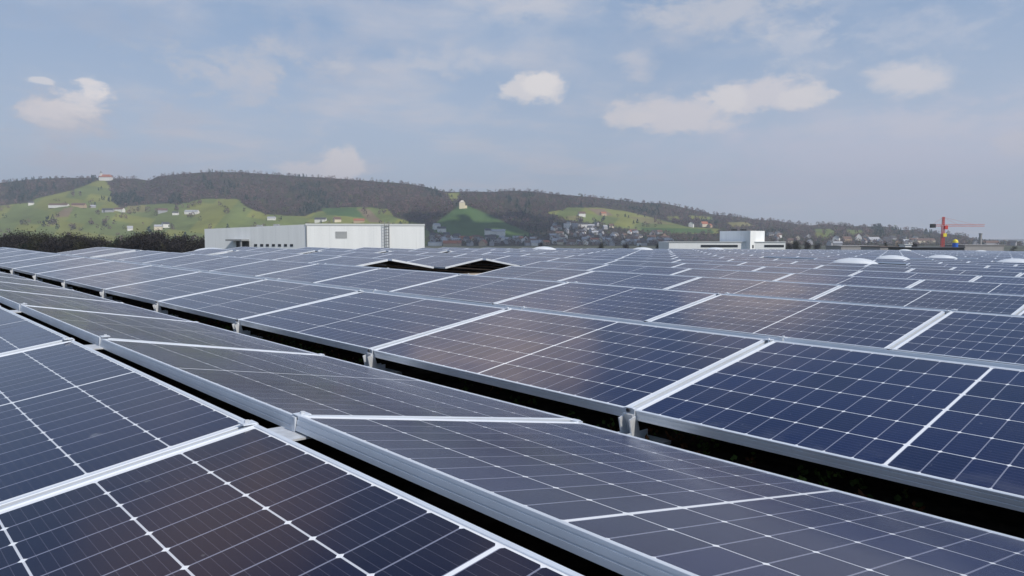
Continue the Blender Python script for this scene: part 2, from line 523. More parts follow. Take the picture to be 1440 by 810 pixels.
def d_crest(x): return np.interp(x, [-900, 0, 300, 560, 640, 760, 1000, 1200, 1440, 2400], [2700, 2600, 2500, 2350, 2500, 2550, 2500, 2300, 2100, 2100])
def hill_depth(x, y):
    """forward distance of the hillside seen at picture point (x, y)"""
    x = np.asarray(x, float); y = np.asarray(y, float)
    s = np.clip((YB - y) / np.maximum(YB - skyline(x), 0.5), 0, 1.0)
    d = d_base(x) + (d_crest(x) - d_base(x)) * s ** 1.15
    knoll = np.exp(-((x - 652) / 60) ** 2) * np.exp(-((y - 292) / 34) ** 2)      # the vineyard cone below the tower
    d = d - 330 * knoll * np.clip((y - 276) / 14, 0, 1)
    d = d - 60 * np.sin(x / 37.0 + 1.3 * np.sin(y / 17.0)) * np.sin(np.pi * s) - 35 * np.sin(x / 13.0 + y / 9.0) * np.sin(np.pi * s)
    return d
def hill_point(x, y):
    d = hill_depth(x, y)
    yw = np.asarray(d, float)
    ty = (405 - np.asarray(y, float)) / FPX
    dirz = -math.sin(PITCH) + ty * math.cos(PITCH)
    diry = math.cos(PITCH) + ty * math.sin(PITCH)
    dirx = (np.asarray(x, float) - 720) / FPX
    return np.stack([dirx / diry * yw, yw, CZ + dirz / diry * yw], -1)

def inside(px, py, poly):
    px, py = np.asarray(px, float), np.asarray(py, float)
    r = np.zeros(px.shape, bool)
    n = len(poly)
    for i in range(n):
        x0, y0 = poly[i]; x1, y1 = poly[(i + 1) % n]
        cnd = (y0 > py) != (y1 > py)
        xi = (x1 - x0) * (py - y0) / ((y1 - y0) if y1 != y0 else 1e-9) + x0
        r ^= cnd & (px < xi)
    return r
FIELDS = [
    ('grass', [(-900, 300), (-300, 292), (0, 289), (40, 285), (52, 279), (100, 268), (138, 254), (148, 254), (155, 264), (156, 282), (170, 293), (200, 288),
              (236, 286), (250, 288), (283, 280), (334, 280), (348, 292), (376, 302), (430, 304), (441, 299), (478, 292), (510, 291), (545, 294), (556, 306),
              (574, 311), (596, 316), (606, 330), (600, 346), (-900, 346)]),
    ('meadow', [(645, 290), (659, 290), (686, 301), (708, 312), (750, 330), (728, 336), (690, 338), (650, 335), (614, 328), (604, 321), (624, 305)]),
    ('grass', [(770, 299), (800, 292), (842, 292), (880, 297), (905, 303), (940, 312), (966, 319), (1012, 322), (1012, 329), (940, 328), (880, 322), (846, 316), (790, 308)]),
    ('grass', [(627, 272), (646, 271), (644, 280), (634, 283)]),
    ('grass', [(1146, 322), (1168, 322), (1176, 327), (1164, 336), (1148, 334)]),
    ('grass', [(1190, 323), (1212, 324), (1216, 329), (1194, 330)]),
    ('grass', [(935, 305), (952, 304), (960, 308), (940, 310)]), ('grass', [(968, 303), (1002, 305), (1000, 309), (970, 308)]),
    ('straw', [(1022, 313), (1050, 312), (1060, 318), (1030, 320)]),
    ('soil', [(90, 293), (104, 291), (96, 305), (74, 306)]),
    ('soil', [(503, 294), (519, 294), (538, 313), (520, 313)]),
    ('soil', [(826, 293), (850, 294), (862, 303), (842, 303)]),
    ('straw', [(180, 290), (205, 288), (205, 298), (176, 299)]),
    ('straw', [(795, 304), (815, 303), (818, 309), (800, 309)]),
    ('straw', [(880, 304), (915, 306), (950, 316), (905, 314)]),
    ('meadow', [(450, 293), (500, 292), (512, 306), (460, 302)]),
    ('meadow', [(900, 320), (1000, 322), (1005, 328), (905, 327)]),
]
LAND_C = {'wood': (0.050, 0.046, 0.030), 'grass': (0.150, 0.182, 0.060), 'meadow': (0.070, 0.122, 0.044), 'soil': (0.20, 0.155, 0.10), 'straw': (0.19, 0.175, 0.075)}
def land_cover(x, y):
    k = np.full(np.shape(x), 'wood', dtype='<U8')
    for nm, pl in FIELDS:
        k[inside(x, y, pl)] = nm
    return k

def build_hills():
    xs = np.concatenate([np.arange(-900, -20, 20), np.arange(-20, 1460, 2.5), np.arange(1460, 2400, 20)])
    ns = 110
    ss = np.linspace(0, 1, ns)
    X = np.repeat(xs[:, None], ns, 1)
    top = skyline(xs)[:, None]
    Y = YB + (top - YB) * ss[None, :]
    Pn = hill_point(X, Y)
    k = land_cover(X, Y)
    C = np.zeros(X.shape + (3,))
    for nm, cc in LAND_C.items():
        C[k == nm] = cc
    # plots of different green across the open slopes: strips that climb the hill
    plot = np.sin(np.floor((X + 0.9 * Y) / 31.0) * 12.9 + np.floor((Y - 0.15 * X) / 11.0) * 78.2) * 43758.5
    plot = plot - np.floor(plot)
    green = (k == 'grass')
    C[green] *= (0.84 + 0.30 * plot[green])[:, None]
    yel = green & (plot > 0.6)
    C[yel] = C[yel] * np.array([1.18, 1.02, 0.85])
    # back slope behind the crest, and a skirt under the foot
    rows = [Pn]
    crest = Pn[:, -1]
    rows.append(np.stack([crest[:, 0] * 1.10, crest[:, 1] * 1.10, crest[:, 2] - 6], -1)[:, None])
    rows.append(np.stack([crest[:, 0] * 1.9, crest[:, 1] * 1.9, 0 * crest[:, 2] - 3], -1)[:, None])
    foot = Pn[:, 0]
    first = np.stack([foot[:, 0] * 0.97, foot[:, 1] * 0.97, 0 * foot[:, 2] - 3], -1)[:, None]
    A = np.concatenate([first] + rows, 1)
    CC = np.concatenate([C[:, :1], C, C[:, -1:], C[:, -1:]], 1)
    nx, ny = A.shape[:2]
    idx = np.arange(nx * ny).reshape(nx, ny)
    F = np.stack([idx[:-1, :-1], idx[1:, :-1], idx[1:, 1:], idx[:-1, 1:]], -1).reshape(-1, 4)
    o = link('hills', big_mesh('hills', A.reshape(-1, 3), F, M_LAND, CC.reshape(-1, 3), True))
    tag(o, 'long hill with green vineyards, meadows and brown woods along the skyline', 'hill', kind='structure')
build_hills()

gm = MB()
gm.poly([(-9000, -3000, 0), (9000, -3000, 0), (9000, 16000, 0), (-9000, 16000, 0)])
tag(gm.build('ground', M_GROUND), 'flat valley floor around the town', 'ground', kind='structure')

def tuft_cloud(n, zlo, zhi, rmax, fs, shape='round', rng=RNG):
    """n small quads spread through a crown's volume (unit-size tree)"""
    t = rng.random(n)
    z = zlo + (zhi - zlo) * t
    if shape == 'round':
        rad = rmax * np.sqrt(np.clip(1 - ((t - 0.45) / 0.56) ** 2, 0, 1)) * (0.35 + 0.65 * np.sqrt(rng.random(n)))
    else:
        rad = rmax * (1 - t) ** 0.9 * (0.35 + 0.65 * np.sqrt(rng.random(n))) + 0.01
    a = rng.random(n) * 2 * np.pi
    c = np.stack([rad * np.cos(a), rad * np.sin(a), z], -1)
    d1 = rng.standard_normal((n, 3)); d1 /= np.linalg.norm(d1, axis=1)[:, None]
    d2 = np.cross(d1, rng.standard_normal((n, 3))); d2 /= np.linalg.norm(d2, axis=1)[:, None]
    s1 = (fs * (0.6 + 0.8 * rng.random(n)))[:, None]; s2 = (fs * (0.5 + 0.6 * rng.random(n)))[:, None]
    return np.stack([c - d1 * s1, c + d2 * s2, c + d1 * s1, c - d2 * s2], 1)   # n,4,3

def scatter_wood(name, pts, hts, cols, label, shape, nq=26, rel=0.42, fs=0.13):
    Vs, Ts = [], []
    protos = [tuft_cloud(nq, 0.12, 1.0, rel, fs, shape) for _ in range(14)]
    for i, (p, h) in enumerate(zip(pts, hts)):
        q = protos[i % 14]
        a = RNG.random() * 6.28
        ca, sa = math.cos(a), math.sin(a)
        w = h * (0.85 + 0.4 * RNG.random())
        v = np.stack([(q[..., 0] * ca - q[..., 1] * sa) * w + p[0], (q[..., 0] * sa + q[..., 1] * ca) * w + p[1], q[..., 2] * h + p[2] - 0.5], -1)
        Vs.append(v.reshape(-1, 3))
        Ts.append(np.repeat(np.clip(cols[i][None] * (0.87 + 0.26 * RNG.random((nq, 1))), 0, 1), 4, 0))
    V = np.concatenate(Vs); T = np.concatenate(Ts)
    F = np.arange(len(V)).reshape(-1, 4)
    o = link(name, big_mesh(name, V, F, M_FOREST, T))
    tag(o, label, 'forest', kind='stuff')

def vnoise(x, y, sc, seed):
    """cheap smooth value noise"""
    r = np.random.default_rng(seed).random((64, 64))
    gx, gy = np.asarray(x) / sc, np.asarray(y) / sc
    ix, iy = np.floor(gx).astype(int), np.floor(gy).astype(int)
    fx, fy = gx - ix, gy - iy
    fx, fy = fx * fx * (3 - 2 * fx), fy * fy * (3 - 2 * fy)
    g = lambda a, b: r[a % 64, b % 64]
    return (g(ix, iy) * (1 - fx) + g(ix + 1, iy) * fx) * (1 - fy) + (g(ix, iy + 1) * (1 - fx) + g(ix + 1, iy + 1) * fx) * fy

def build_woods():
    # candidates even in the picture of the slope, then kept where the land is wooded
    n = 21000
    X = RNG.uniform(-260, 1700, n)
    T = RNG.random(n)
    Y = YB + (skyline(X) - YB) * T
    keep = RNG.random(n) < np.clip((YB - skyline(X)) / 100 + 0.18, 0, 1)
    X, Y = X[keep], Y[keep]
    k = land_cover(X, Y)
    wood = (k == 'wood')
    village = inside(X, Y, [(600, 318), (640, 330), (740, 334), (770, 318), (800, 312), (900, 322), (1010, 330), (1300, 330), (1440, 338), (1440, 346), (600, 346)])
    thin = village & (RNG.random(len(X)) < 0.12)
    # single trees and hedges strewn over the open slopes
    strew = (~wood) & (vnoise(X + 400, Y * 2.2, 12, 31) > .66) & (RNG.random(len(X)) < .30) & (k != 'meadow')
    keep = (wood & ~thin) | strew
    X, Y, village = X[keep], Y[keep], village[keep]
    P = hill_point(X, Y)
    nz = vnoise(X + 300, (Y - 200) * 1.6, 26, 3)
    nz2 = vnoise(X + 300, (Y - 200) * 2.0, 9, 5)
    con = (nz * 0.7 + nz2 * 0.45) > 0.74
    con |= inside(X, Y, [(20, 244), (60, 244), (56, 256), (22, 256)])
    h = RNG.uniform(7.5, 12, len(X)) * np.where(village, 0.75, 1.0)
    brown = np.array([0.20, 0.135, 0.118]); plum = np.array([0.080, 0.058, 0.066]); oliv = np.array([0.082, 0.080, 0.040]); spring = np.array([0.10, 0.13, 0.045])
    m = np.clip(vnoise(X + 900, Y * 2 + 77, 22, 8) * .7 + vnoise(X + 700, Y * 2 + 177, 7, 9) * .5 - .1, 0, 1)[:, None]
    col = brown * m + plum * (1 - m)
    pick = RNG.random(len(X))
    col[pick > 0.86] = oliv
    col[(pick > 0.965)] = spring
    lo = (Y > 0.5 * (YB + skyline(X))) & (pick > 0.70) & (pick < 0.86)
    col[lo] = oliv * 0.9
    a = ~con
    scatter_wood('bare_forest', P[a], h[a], col[a], 'brown leafless woods covering the far hillside', 'round')
    colc = np.array([0.020, 0.042, 0.026])[None] * RNG.uniform(0.8, 1.5, (con.sum(), 1))
    scatter_wood('conifer_forest', P[con], h[con] * 1.12, colc, 'dark green conifers scattered through the far hillside woods', 'cone', rel=0.30)
build_woods()

# ------------------------------------------------------------------ solar panels
def frame_mesh(mb, detail=True, mtx=None):
    if detail:
        sec = [(0, -.038), (0, -.0265), (.0013, -.0258), (.0013, -.0235), (0, -.0228), (0, -.0112), (.0013, -.0105), (.0013, -.0085), (0, -.0078),
               (0, -.0012), (.0012, 0), (LIP - .001, 0), (LIP, -.001), (LIP, -.0365), (.028, -.0365), (.028, -.038)]
    else:
        sec = [(0, -.038), (0, -.0012), (.0012, 0), (LIP, 0), (LIP, -.038)]
    hx, hy = L_ / 2, WD_ / 2
    vs = []
    for d, z in sec:
        vs += [Vector((-hx + d, -hy + d, z)), Vector((hx - d, -hy + d, z)), Vector((hx - d, hy - d, z)), Vector((-hx + d, hy - d, z))]
    if mtx is not None:
        vs = [mtx @ v for v in vs]
    fs = []
    n = len(sec)
    for i in range(n):
        j = (i + 1) % n
        for k in range(4):
            l = (k + 1) % 4
            fs.append((i * 4 + k, i * 4 + l, j * 4 + l, j * 4 + k))
    mb.add(vs, fs)
FRAME_ME = None
def laminate_mesh():
    hx, hy, z = L_ / 2 - LIP, WD_ / 2 - LIP, -.0022
    me = bpy.data.meshes.new('cell_face')
    zb = z - .006
    v = [(-hx, -hy, z), (hx, -hy, z), (hx, hy, z), (-hx, hy, z), (-hx, -hy, zb), (hx, -hy, zb), (hx, hy, zb), (-hx, hy, zb)]
    me.from_pydata(v, [], [(0, 1, 2, 3), (7, 6, 5, 4)])
    me.materials.append(M_CELL); me.materials.append(M_BACK)
    me.polygons[1].material_index = 1
    uv = me.uv_layers.new(name='UVMap')
    for l in me.loops:
        p = v[l.vertex_index]
        uv.data[l.index].uv = (p[0], p[1])
    me.update()
    return me
_f = MB(); frame_mesh(_f); FRAME_ME = _f.mesh('frame', M_ALU)
LAM_ME = laminate_mesh()
_j = MB(); _j.box((0, WD_ / 2 - .12, -.022), (.10, .055, .022)); JB_ME = _j.mesh('junction_box', M_BOLT)

def panel_matrix(k, up, j):
    """placement of a module: tent k, rising (up) or falling face, slot j along the row"""
    u = U0 + (j + 0.5) * PU + (AISLE if (2 <= k <= 6 and j >= 10) else 0)
    vr = k * PER
    y = Vector((0, CT, ST)) / WD_ if up else Vector((0, -CT, ST)) / WD_
    x = Vector((1, 0, 0)) if up else Vector((-1, 0, 0))
    z = x.cross(y)
    top = Vector((u, vr - GR / 2 if up else vr + GR / 2, 0))
    c_ = top - y * (WD_ / 2)
    # every module sits a hair differently on its clamps
    rr = random.Random(hash((k, up, j)) & 0xffff)
    m = Matrix((( x.x, y.x, z.x, c_.x), (x.y, y.y, z.y, c_.y), (x.z, y.z, z.z, c_.z), (0, 0, 0, 1)))
    wob = Euler((R(rr.uniform(-.34, .34)), R(rr.uniform(-.16, .16)), R(rr.uniform(-.04, .04)))).to_matrix().to_4x4()
    return RM @ m @ wob

KMAX = 40
def j_end(k):
    return 12 if k < 4 else (13 if k < 8 else 14)
SKYLIGHTS = [(7, 3), (10, 4), (12, 4), (10, 2), (27, 12), (33, 11), (9, 12), (12, 12), (16, 13)]     # in the valley behind ridge k, slot j
MISSING = set()
AISLE = 0
for j in (4, 5):
    MISSING |= {(3, True, j), (3, False, j)}
MISSING |= {(2, False, 5), (4, True, 5), (4, False, 5)}
AISLE = 0.50                      # a narrow service aisle across rows two to six
MISSING |= {(9, True, 5)}
MISSING |= {(3, True, 11), (3, False, 11)}
for (k, j) in SKYLIGHTS:
    MISSING |= {(k, False, j), (k + 1, True, j)}

slots = []
for k in range(-1, KMAX + 1):
    for up in (True, False):
        for j in range(-3, j_end(k)):
            if (k, up, j) not in MISSING:
                slots.append((k, up, j))
def clip_area(poly):
    """area of a projected polygon inside the picture"""
    def cut(pts, f):
        o = []
        for i in range(len(pts)):
            a, b = pts[i], pts[(i + 1) % len(pts)]
            fa, fb = f(a), f(b)
            if fa >= 0: o.append(a)
            if fa * fb < 0:
                t = fa / (fa - fb); o.append((a[0] + (b[0] - a[0]) * t, a[1] + (b[1] - a[1]) * t))
        return o
    for f in (lambda p: p[0], lambda p: 1440 - p[0], lambda p: p[1], lambda p: 810 - p[1]):
        if len(poly) < 3: return 0, 0
        poly = cut(poly, f)
    if len(poly) < 3: return 0, 0
    A = sum(poly[i][0] * poly[(i + 1) % len(poly)][1] - poly[(i + 1) % len(poly)][0] * poly[i][1] for i in range(len(poly))) / 2
    return abs(A), sum(p[0] for p in poly) / len(poly)
info = []
for s in slots:
    M = panel_matrix(*s)
    pts = []
    behind = 0
    cam_l = M.inverted() @ Vector((0, 0, CZ))
    for i in range(5):                      # finely cut so that a module partly behind the lens still counts
        for e in range(0, 1):
            pass
    ring = [(-L_ / 2 + L_ * t / 8, -WD_ / 2) for t in range(9)] + [(L_ / 2, WD_ / 2)] + [(L_ / 2 - L_ * t / 8, WD_ / 2) for t in range(9)]
    for (a, b) in ring:
        q = to_px(M @ Vector((a, b, 0)))
        if q: pts.append(q[:2])
    A, cx = clip_area(pts) if len(pts) >= 3 else (0, 0)
    seen = A > 0 and (s[1] or s[0] == 0) and cam_l.z > 0 and s[0] >= 0
    info.append((A if seen else 0, cx, s, M))
info.sort(key=lambda t: -t[0])
singles = [t for t in info[:300] if t[0] > 0]
rest = info[len(singles):]

rows = {}
for A, cx, s, M in singles:
    rows.setdefault((s[0], s[1]), []).append((s[2], s, M, A))
row_keys = sorted(rows, key=lambda r: (r[0], not r[1]))
proto_panel = None
for ri, rk in enumerate(row_keys):
    lst = sorted(rows[rk])                 # slot j rises from the right of the picture to its left
    for n, (j, s, M, A) in enumerate(lst):
        if proto_panel is None:
            o = empty('solar_panel')
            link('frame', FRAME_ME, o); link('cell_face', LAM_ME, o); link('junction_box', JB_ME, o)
            proto_panel = o
        else:
            o = copy_tree(proto_panel)
        o.matrix_world = M
        face = [q for q in o.children if q.name.startswith('cell_face')][0]
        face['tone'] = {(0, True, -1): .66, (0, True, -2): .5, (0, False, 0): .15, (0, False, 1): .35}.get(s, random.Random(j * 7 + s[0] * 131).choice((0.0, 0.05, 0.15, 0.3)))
        if s[0] == 0 and s[1]:
            look = 'violet-navy solar panel rising to the nearest ridge'
        elif s[0] == 0:
            look = 'grey-glinting solar panel sloping away behind the nearest ridge'
        elif s[0] == 1:
            look = 'solar panel in the row rising behind the long black gap'
        else:
            look = 'solar panel in the %s rising row behind the long black gap' % ordinal(s[0])
        lab = look + (', %s from the right' % ordinal(n + 1))
        tag(o, lab, 'solar panel', 'solar panels in rows on the roof')

# everything beyond the three hundred: one object, same module
fm = MB(); V, F, UVS, MI = [], [], [], []
n0 = 0
sec = [(0, -.038), (0, -.0012), (.0012, 0), (LIP, 0), (LIP, -.038)]
for A, cx, s, M in rest:
    fm.v, fm.f, fm.mi = [], [], []
    frame_mesh(fm, False, M)
    V += fm.v; F += [tuple(i + n0 for i in f) for f in fm.f]; MI += [0] * len(fm.f); UVS += [(0, 0)] * (4 * len(fm.f))
    n0 += len(fm.v)
    hx, hy, z = L_ / 2 - LIP, WD_ / 2 - LIP, -.0022
    for zz, mi in ((z, 1), (z - .006, 2)):
        q = [(-hx, -hy), (hx, -hy), (hx, hy), (-hx, hy)]
        if mi == 2: q = q[::-1]
        V += [tuple(M @ Vector((a, b, zz))) for a, b in q]
        F.append((n0, n0 + 1, n0 + 2, n0 + 3)); MI.append(mi); UVS += q
        n0 += 4
me = bpy.data.meshes.new('solar_panel_field')
me.from_pydata(V, [], F)
for m_ in (M_ALU, M_CELL, M_BACK): me.materials.append(m_)
me.polygons.foreach_set('material_index', MI)
uvl = me.uv_layers.new(name='UVMap')
uvl.data.foreach_set('uv', [x for q in UVS for x in q])
me.update()
tag(link('solar_panel_field', me), 'distant mass of solar panels merging towards the far roof edge', 'solar panels', 'solar panels in rows on the roof', 'stuff')

# ------------------------------------------------------------------ brackets that carry the panels
def local_roof_obj(name, u, v, z=0.0):
    o = empty(name)
    o.matrix_world = RM @ Matrix.Translation((u, v, z))
    return o
def make_valley_bracket():
    o = empty('valley_bracket')
    vw = GV / 2
    zt = -ST - .038
    b = MB(); b.box((0, 0, ROOF_Z + .018), (.16, GV + .30, .012)); b.box((0, 0, ROOF_Z + .006), (.30, .20, .012)); b.build('foot_plate', M_STEEL, o)
    r = MB()
    for sx in (-1, 1):
        r.box((sx * .021, 0, ROOF_Z + .046), (.004, GV + .16, .044))
    r.box((0, 0, ROOF_Z + .027), (.042, GV + .16, .005)); r.build('base_rail', M_ALU, o)
    for s in (-1, 1):
        p = MB()
        p.bar((0, s * (vw + .035), ROOF_Z + .03), (0, s * (vw - .012), zt + .020), .044, .008)
        p.bar((-.024, s * (vw + .012), ROOF_Z + .03), (-.024, s * (vw - .014), zt + .010), .006, .045)
        p.bar((.024, s * (vw + .012), ROOF_Z + .03), (.024, s * (vw - .014), zt + .010), .006, .045)
        p.build('support_arm', M_STEEL, o)
        c_ = MB()
        c_.box((0, s * (vw - .0045), zt + .022), (.050, .005, .036)); c_.box((0, s * (vw + .004), zt + .0405), (.034, .022, .003))
        cl = c_.build('panel_clamp', M_ALU, o)
        bl = MB(); bl.tube((0, s * (vw - .009), zt + .034), (0, s * (vw - .016), zt + .034), .008, .008, 6)
        bl.build('bolt', M_BOLT, cl)
    return o
def make_ridge_bracket():
    o = empty('ridge_bracket')
    hw = GR / 2
    p = MB()
    p.box((0, 0, -.040), (.13, GR + .05, .005))
    p.build('top_plate', M_STEEL, o)
    q = MB()
    q.box((0, 0, (ROOF_Z - .046) / 2), (.040, .030, -ROOF_Z - .046)); q.build('post', M_ALU, o)
    for s in (-1, 1):
        c_ = MB(); c_.box((0, s * (hw - .004), -.019), (.016, .006, .036)); c_.box((0, s * (hw + .016), .0024), (.034, .034, .003))
        cl = c_.build('panel_clamp', M_ALU, o)
        b = MB(); b.tube((0, s * (hw + .018), .004), (0, s * (hw + .018), .0095), .006, .006, 6); b.build('bolt', M_STEEL, cl)
    return o
VB = RB = None
for k in range(0, 3):
    for j in range(-1, 9):
        u = U0 + j * PU - (PU - L_) / 2 + 0.011
        q = to_px(roof(u, (k + .5) * PER, -ST))
        if q and -60 < q[0] < 1500 and q[1] < 830 and k < 2:
            if VB is None: VB = o = make_valley_bracket()
            else: o = copy_tree(VB)
            o.matrix_world = RM @ Matrix.Translation((u, (k + .5) * PER, 0))
            tag(o, 'metal bracket in the %s gap between rows, %s from the right' % (('long black', 'second')[k], ordinal(j + 2 if k == 0 else j + 1)),
                'bracket', 'brackets in the gaps between panel rows')
        q = to_px(roof(u, k * PER, 0))
        if q and -60 < q[0] < 1500 and q[1] < 900:
            if RB is None: RB = o = make_ridge_bracket()
            else: o = copy_tree(RB)
            o.matrix_world = RM @ Matrix.Translation((u, k * PER, 0))
            tag(o, 'metal ridge bracket joining panel tops on the %s ridge, %s from the right' % (ordinal(k + 1), ordinal(j + 2)),
                'bracket', 'brackets along the panel ridges')

# ------------------------------------------------------------------ the building underfoot: planted flat roof
bld = empty('flat_roof_building')
bld.matrix_world = RM @ Matrix.Translation((0, 0, ROOF_Z))
UA, UB, VA, VB_ = -12.0, U0 + 14 * PU + 1.2, -14.0, (KMAX + 1) * PER
mb = MB(); mb.poly([(UA, VA, 0), (UB, VA, 0), (UB, VB_, 0), (UA, VB_, 0)])
mb.build('roof_surface', M_SOIL, bld)
mb = MB()
for (a, b) in (((UA, VA), (UB, VA)), ((UB, VA), (UB, VB_)), ((UB, VB_), (UA, VB_)), ((UA, VB_), (UA, VA))):
    mb.poly([(a[0], a[1], -12), (b[0], b[1], -12), (b[0], b[1], -.004), (a[0], a[1], -.004)])
mb.build('wall', M_WHITE, bld)
mb = MB(); mb.box((U0 + 5 * PU, 3.05 * PER + .3, .008), (3.3, 1.9, .012)); mb.box((U0 + 5 * PU, 3.5 * PER + .2, .0085), (3.0, 1.5, .016))
mb.build('gravel_strip', M_GRAVEL, bld)
tag(bld, 'flat planted roof of the building that carries the solar panels', 'building')

# sedum and weeds in the gaps
def build_sedum():
    Vs, Ts = [], []
    for k in range(0, 4):
        n = 2600 if k == 0 else 900
        u = RNG.uniform(-0.5, 21, n); v = (k + .5) * PER + RNG.uniform(-.42, .42, n)
        keep = vnoise(u * 10 + 50, v * 10 + 80, 6, 21 + k) > 0.42
        for uu, vv in zip(u[keep], v[keep]):
            h = RNG.uniform(.015, .055) * (1.5 if RNG.random() < .06 else 1)
            q = tuft_cloud(7, 0.0, h, h * .7, .010)
            q = q.reshape(-1, 3) + np.array([uu, vv, ROOF_Z])
            Vs.append(q)
            c0 = np.array([0.055, 0.085, 0.018]) if RNG.random() < .65 else np.array([0.12, 0.05, 0.022])
            Ts.append(np.repeat(c0[None] * RNG.uniform(.6, 1.4), len(q), 0))
    V = np.concatenate(Vs)
    Rm = np.array(RM.to_3x3()); V = V @ Rm.T + np.array(RM.translation)
    F = np.arange(len(V)).reshape(-1, 4)
    o = link('sedum', big_mesh('sedum', V, F, M_SEDUM, np.concatenate(Ts)))
    tag(o, 'low green and reddish roof plants growing in the gaps under the panels', 'ground cover', kind='stuff')
build_sedum()

# ------------------------------------------------------------------ opal roof domes between the rows
def make_dome():
    o = empty('roof_dome')
    top = .105 - ROOF_Z
    kb = MB(); kb.lathe([(.52, 0), (.52, top - .24), (.555, top - .24), (.555, top - .19), (.48, top - .19)], 28, power=5.0); kb.build('kerb', M_KERB, o)
    d = MB()
    prof = [(.525 * math.cos(t), top - .195 + .195 * math.sin(t)) for t in [i * math.pi / 2 / 9 for i in range(9)]] + [(.03, top)]
    d.lathe(prof, 32, power=3.0); d.build('dome_shell', M_DOME, o, True)
    return o
DM = None
dome_labels = {(7, 3): 'widest white roof dome at the right, nearest of the domes', (10, 4): 'white roof dome between the widest dome and the crane foot',
               (12, 4): 'white roof dome just right of below the red crane', (10, 2): 'white roof dome cut by the right picture edge',
               (27, 12): 'tiny white roof dome on the far edge left of the crane', (33, 11): 'tiny white roof dome on the far edge right of the crane',
               (9, 12): 'white roof dome below the village, nearest the long white hall', (12, 12): 'white roof dome below the village, midway to the low white building',
               (16, 13): 'white roof dome in front of the low white building', (2.62, 11.15): 'white roof dome in front of the canopy door of the white hall'}
for (k, j) in SKYLIGHTS + [(2.62, 11.15)]:
    if DM is None: DM = o = make_dome()
    else: o = copy_tree(DM)
    o.matrix_world = RM @ Matrix.Translation((U0 + (j + .5) * PU, (k + .5) * PER, ROOF_Z - (.09 if k == 2.62 else 0)))
    tag(o, dome_labels[(k, j)], 'skylight', 'roof domes among the panels')

# ------------------------------------------------------------------ white industrial hall at the left
def wall_frame(a, b):
    """local frame of a wall running from a to b on the ground: x along it, y out of it towards the camera"""
    a, b = Vector((a[0], a[1], 0)), Vector((b[0], b[1], 0))
    x = (b - a).normalized()
    y = Vector((x.y, -x.x, 0))
    return a, x, y, (b - a).length
def prism(mb, base, z0, z1, mi=0):
    n = len(base)
    vs = [(p[0], p[1], z0) for p in base] + [(p[0], p[1], z1) for p in base]
    mb.add(vs, [tuple(range(n - 1, -1, -1)), tuple(range(n, 2 * n))] + [(k, (k + 1) % n, n + (k + 1) % n, n + k) for k in range(n)], mi)
def wall_box(mb, fr, s0, s1, z0, z1, d0, d1, mi=0):
    a, x, y, _ = fr
    p = [a + x * s0 + y * d0, a + x * s1 + y * d0, a + x * s1 + y * d1, a + x * s0 + y * d1]
    prism(mb, p, z0, z1, mi)

hall = empty('industrial_hall', (0, 0, 0))
tag(hall, 'long white windowless industrial hall with a taller front block', 'building')
pa = at(430.5, 340, 152); pb = at(597, 340, 157); pc = at(288, 340, 160)
zt = at(500, 315, 154).z
F1 = wall_frame(pa, pb)
F2 = wall_frame(pc, pa)
def back(fr, s, d): return fr[0] + fr[1] * s - fr[2] * d
m = MB(); prism(m, [pa, pb, back(F1, F1[3], 30), back(F1, 0, 30)], 0, zt); m.build('front_block', M_WHITE, hall)
zw = at(430, 315.5, 152).z
zl = at(288, 322, 160).z
m = MB()
q0, q1 = back(F2, 0, 34), back(F2, F2[3] - .02, 30)
vs = [(pc.x, pc.y, 0), (pa.x - .02, pa.y + .02, 0), (q1.x, q1.y, 0), (q0.x, q0.y, 0), (pc.x, pc.y, zl), (pa.x - .02, pa.y + .02, zw), (q1.x, q1.y, zw), (q0.x, q0.y, zl)]
m.add(vs, [(3, 2, 1, 0), (4, 5, 6, 7), (0, 1, 5, 4), (1, 2, 6, 5), (2, 3, 7, 6), (3, 0, 4, 7)]); m.build('side_wing', M_WHITE, hall)
m = MB(); wall_box(m, F1, -.1, F1[3] + .1, zt - .32, zt + .06, .0, .09); m.build('roof_trim', M_TRIM, hall)
def along(fr, x):
    """distance along a wall frame of the picture column x"""
    d = px_dir(x, 335); a, xx, yy, ln = fr
    # a + xx*s on the ray direction (d.x, d.y)
    return (a.y * d.x - a.x * d.y) / (xx.x * d.y - xx.y * d.x)
def zat(fr, s, y):
    p = fr[0] + fr[1] * s
    return at(720, y, p.y).z
def rect_on(fr, x0, x1, y0, y1):
    s0, s1 = along(fr, x0), along(fr, x1)
    sm_ = (s0 + s1) / 2
    return s0, s1, zat(fr, sm_, y1), zat(fr, sm_, y0)
s0, s1, z0, z1 = rect_on(F1, 472, 488, 325.5, 335)
m = MB(); wall_box(m, F1, s0, s1, z0, z1, .004, .05); vent = m.build('vent', M_LOUV, hall)
m = MB()
for i in range(6):
    zz = z0 + (z1 - z0) * (i + .5) / 6
    wall_box(m, F1, s0 + .05, s1 - .05, zz - .05, zz + .05, .05, .11)
m.build('louvre', M_TRIM, vent)
s0, s1, z0, z1 = rect_on(F1, 540.5, 547.5, 317, 350)
m = MB()
for s_ in (s0, s1 - .09):
    for d_ in (.1, .75):
        wall_box(m, F1, s_, s_ + .09, 0, z1 + .9, d_, d_ + .09)
zz = 1.0
while zz < z1 + .8:
    wall_box(m, F1, s0, s1, zz, zz + .09, .10, .16); wall_box(m, F1, s0, s1, zz, zz + .07, .75, .83); zz += .62
m.build('ladder_cage', M_LOUV, hall)
s0, s1, z0, z1 = rect_on(F2, 326, 350, 336.5, 352)
m = MB(); wall_box(m, F2, s0 + .3, s1, z1 - .35, z1, .004, 2.4); m.build('door_canopy', M_LOUV, hall)
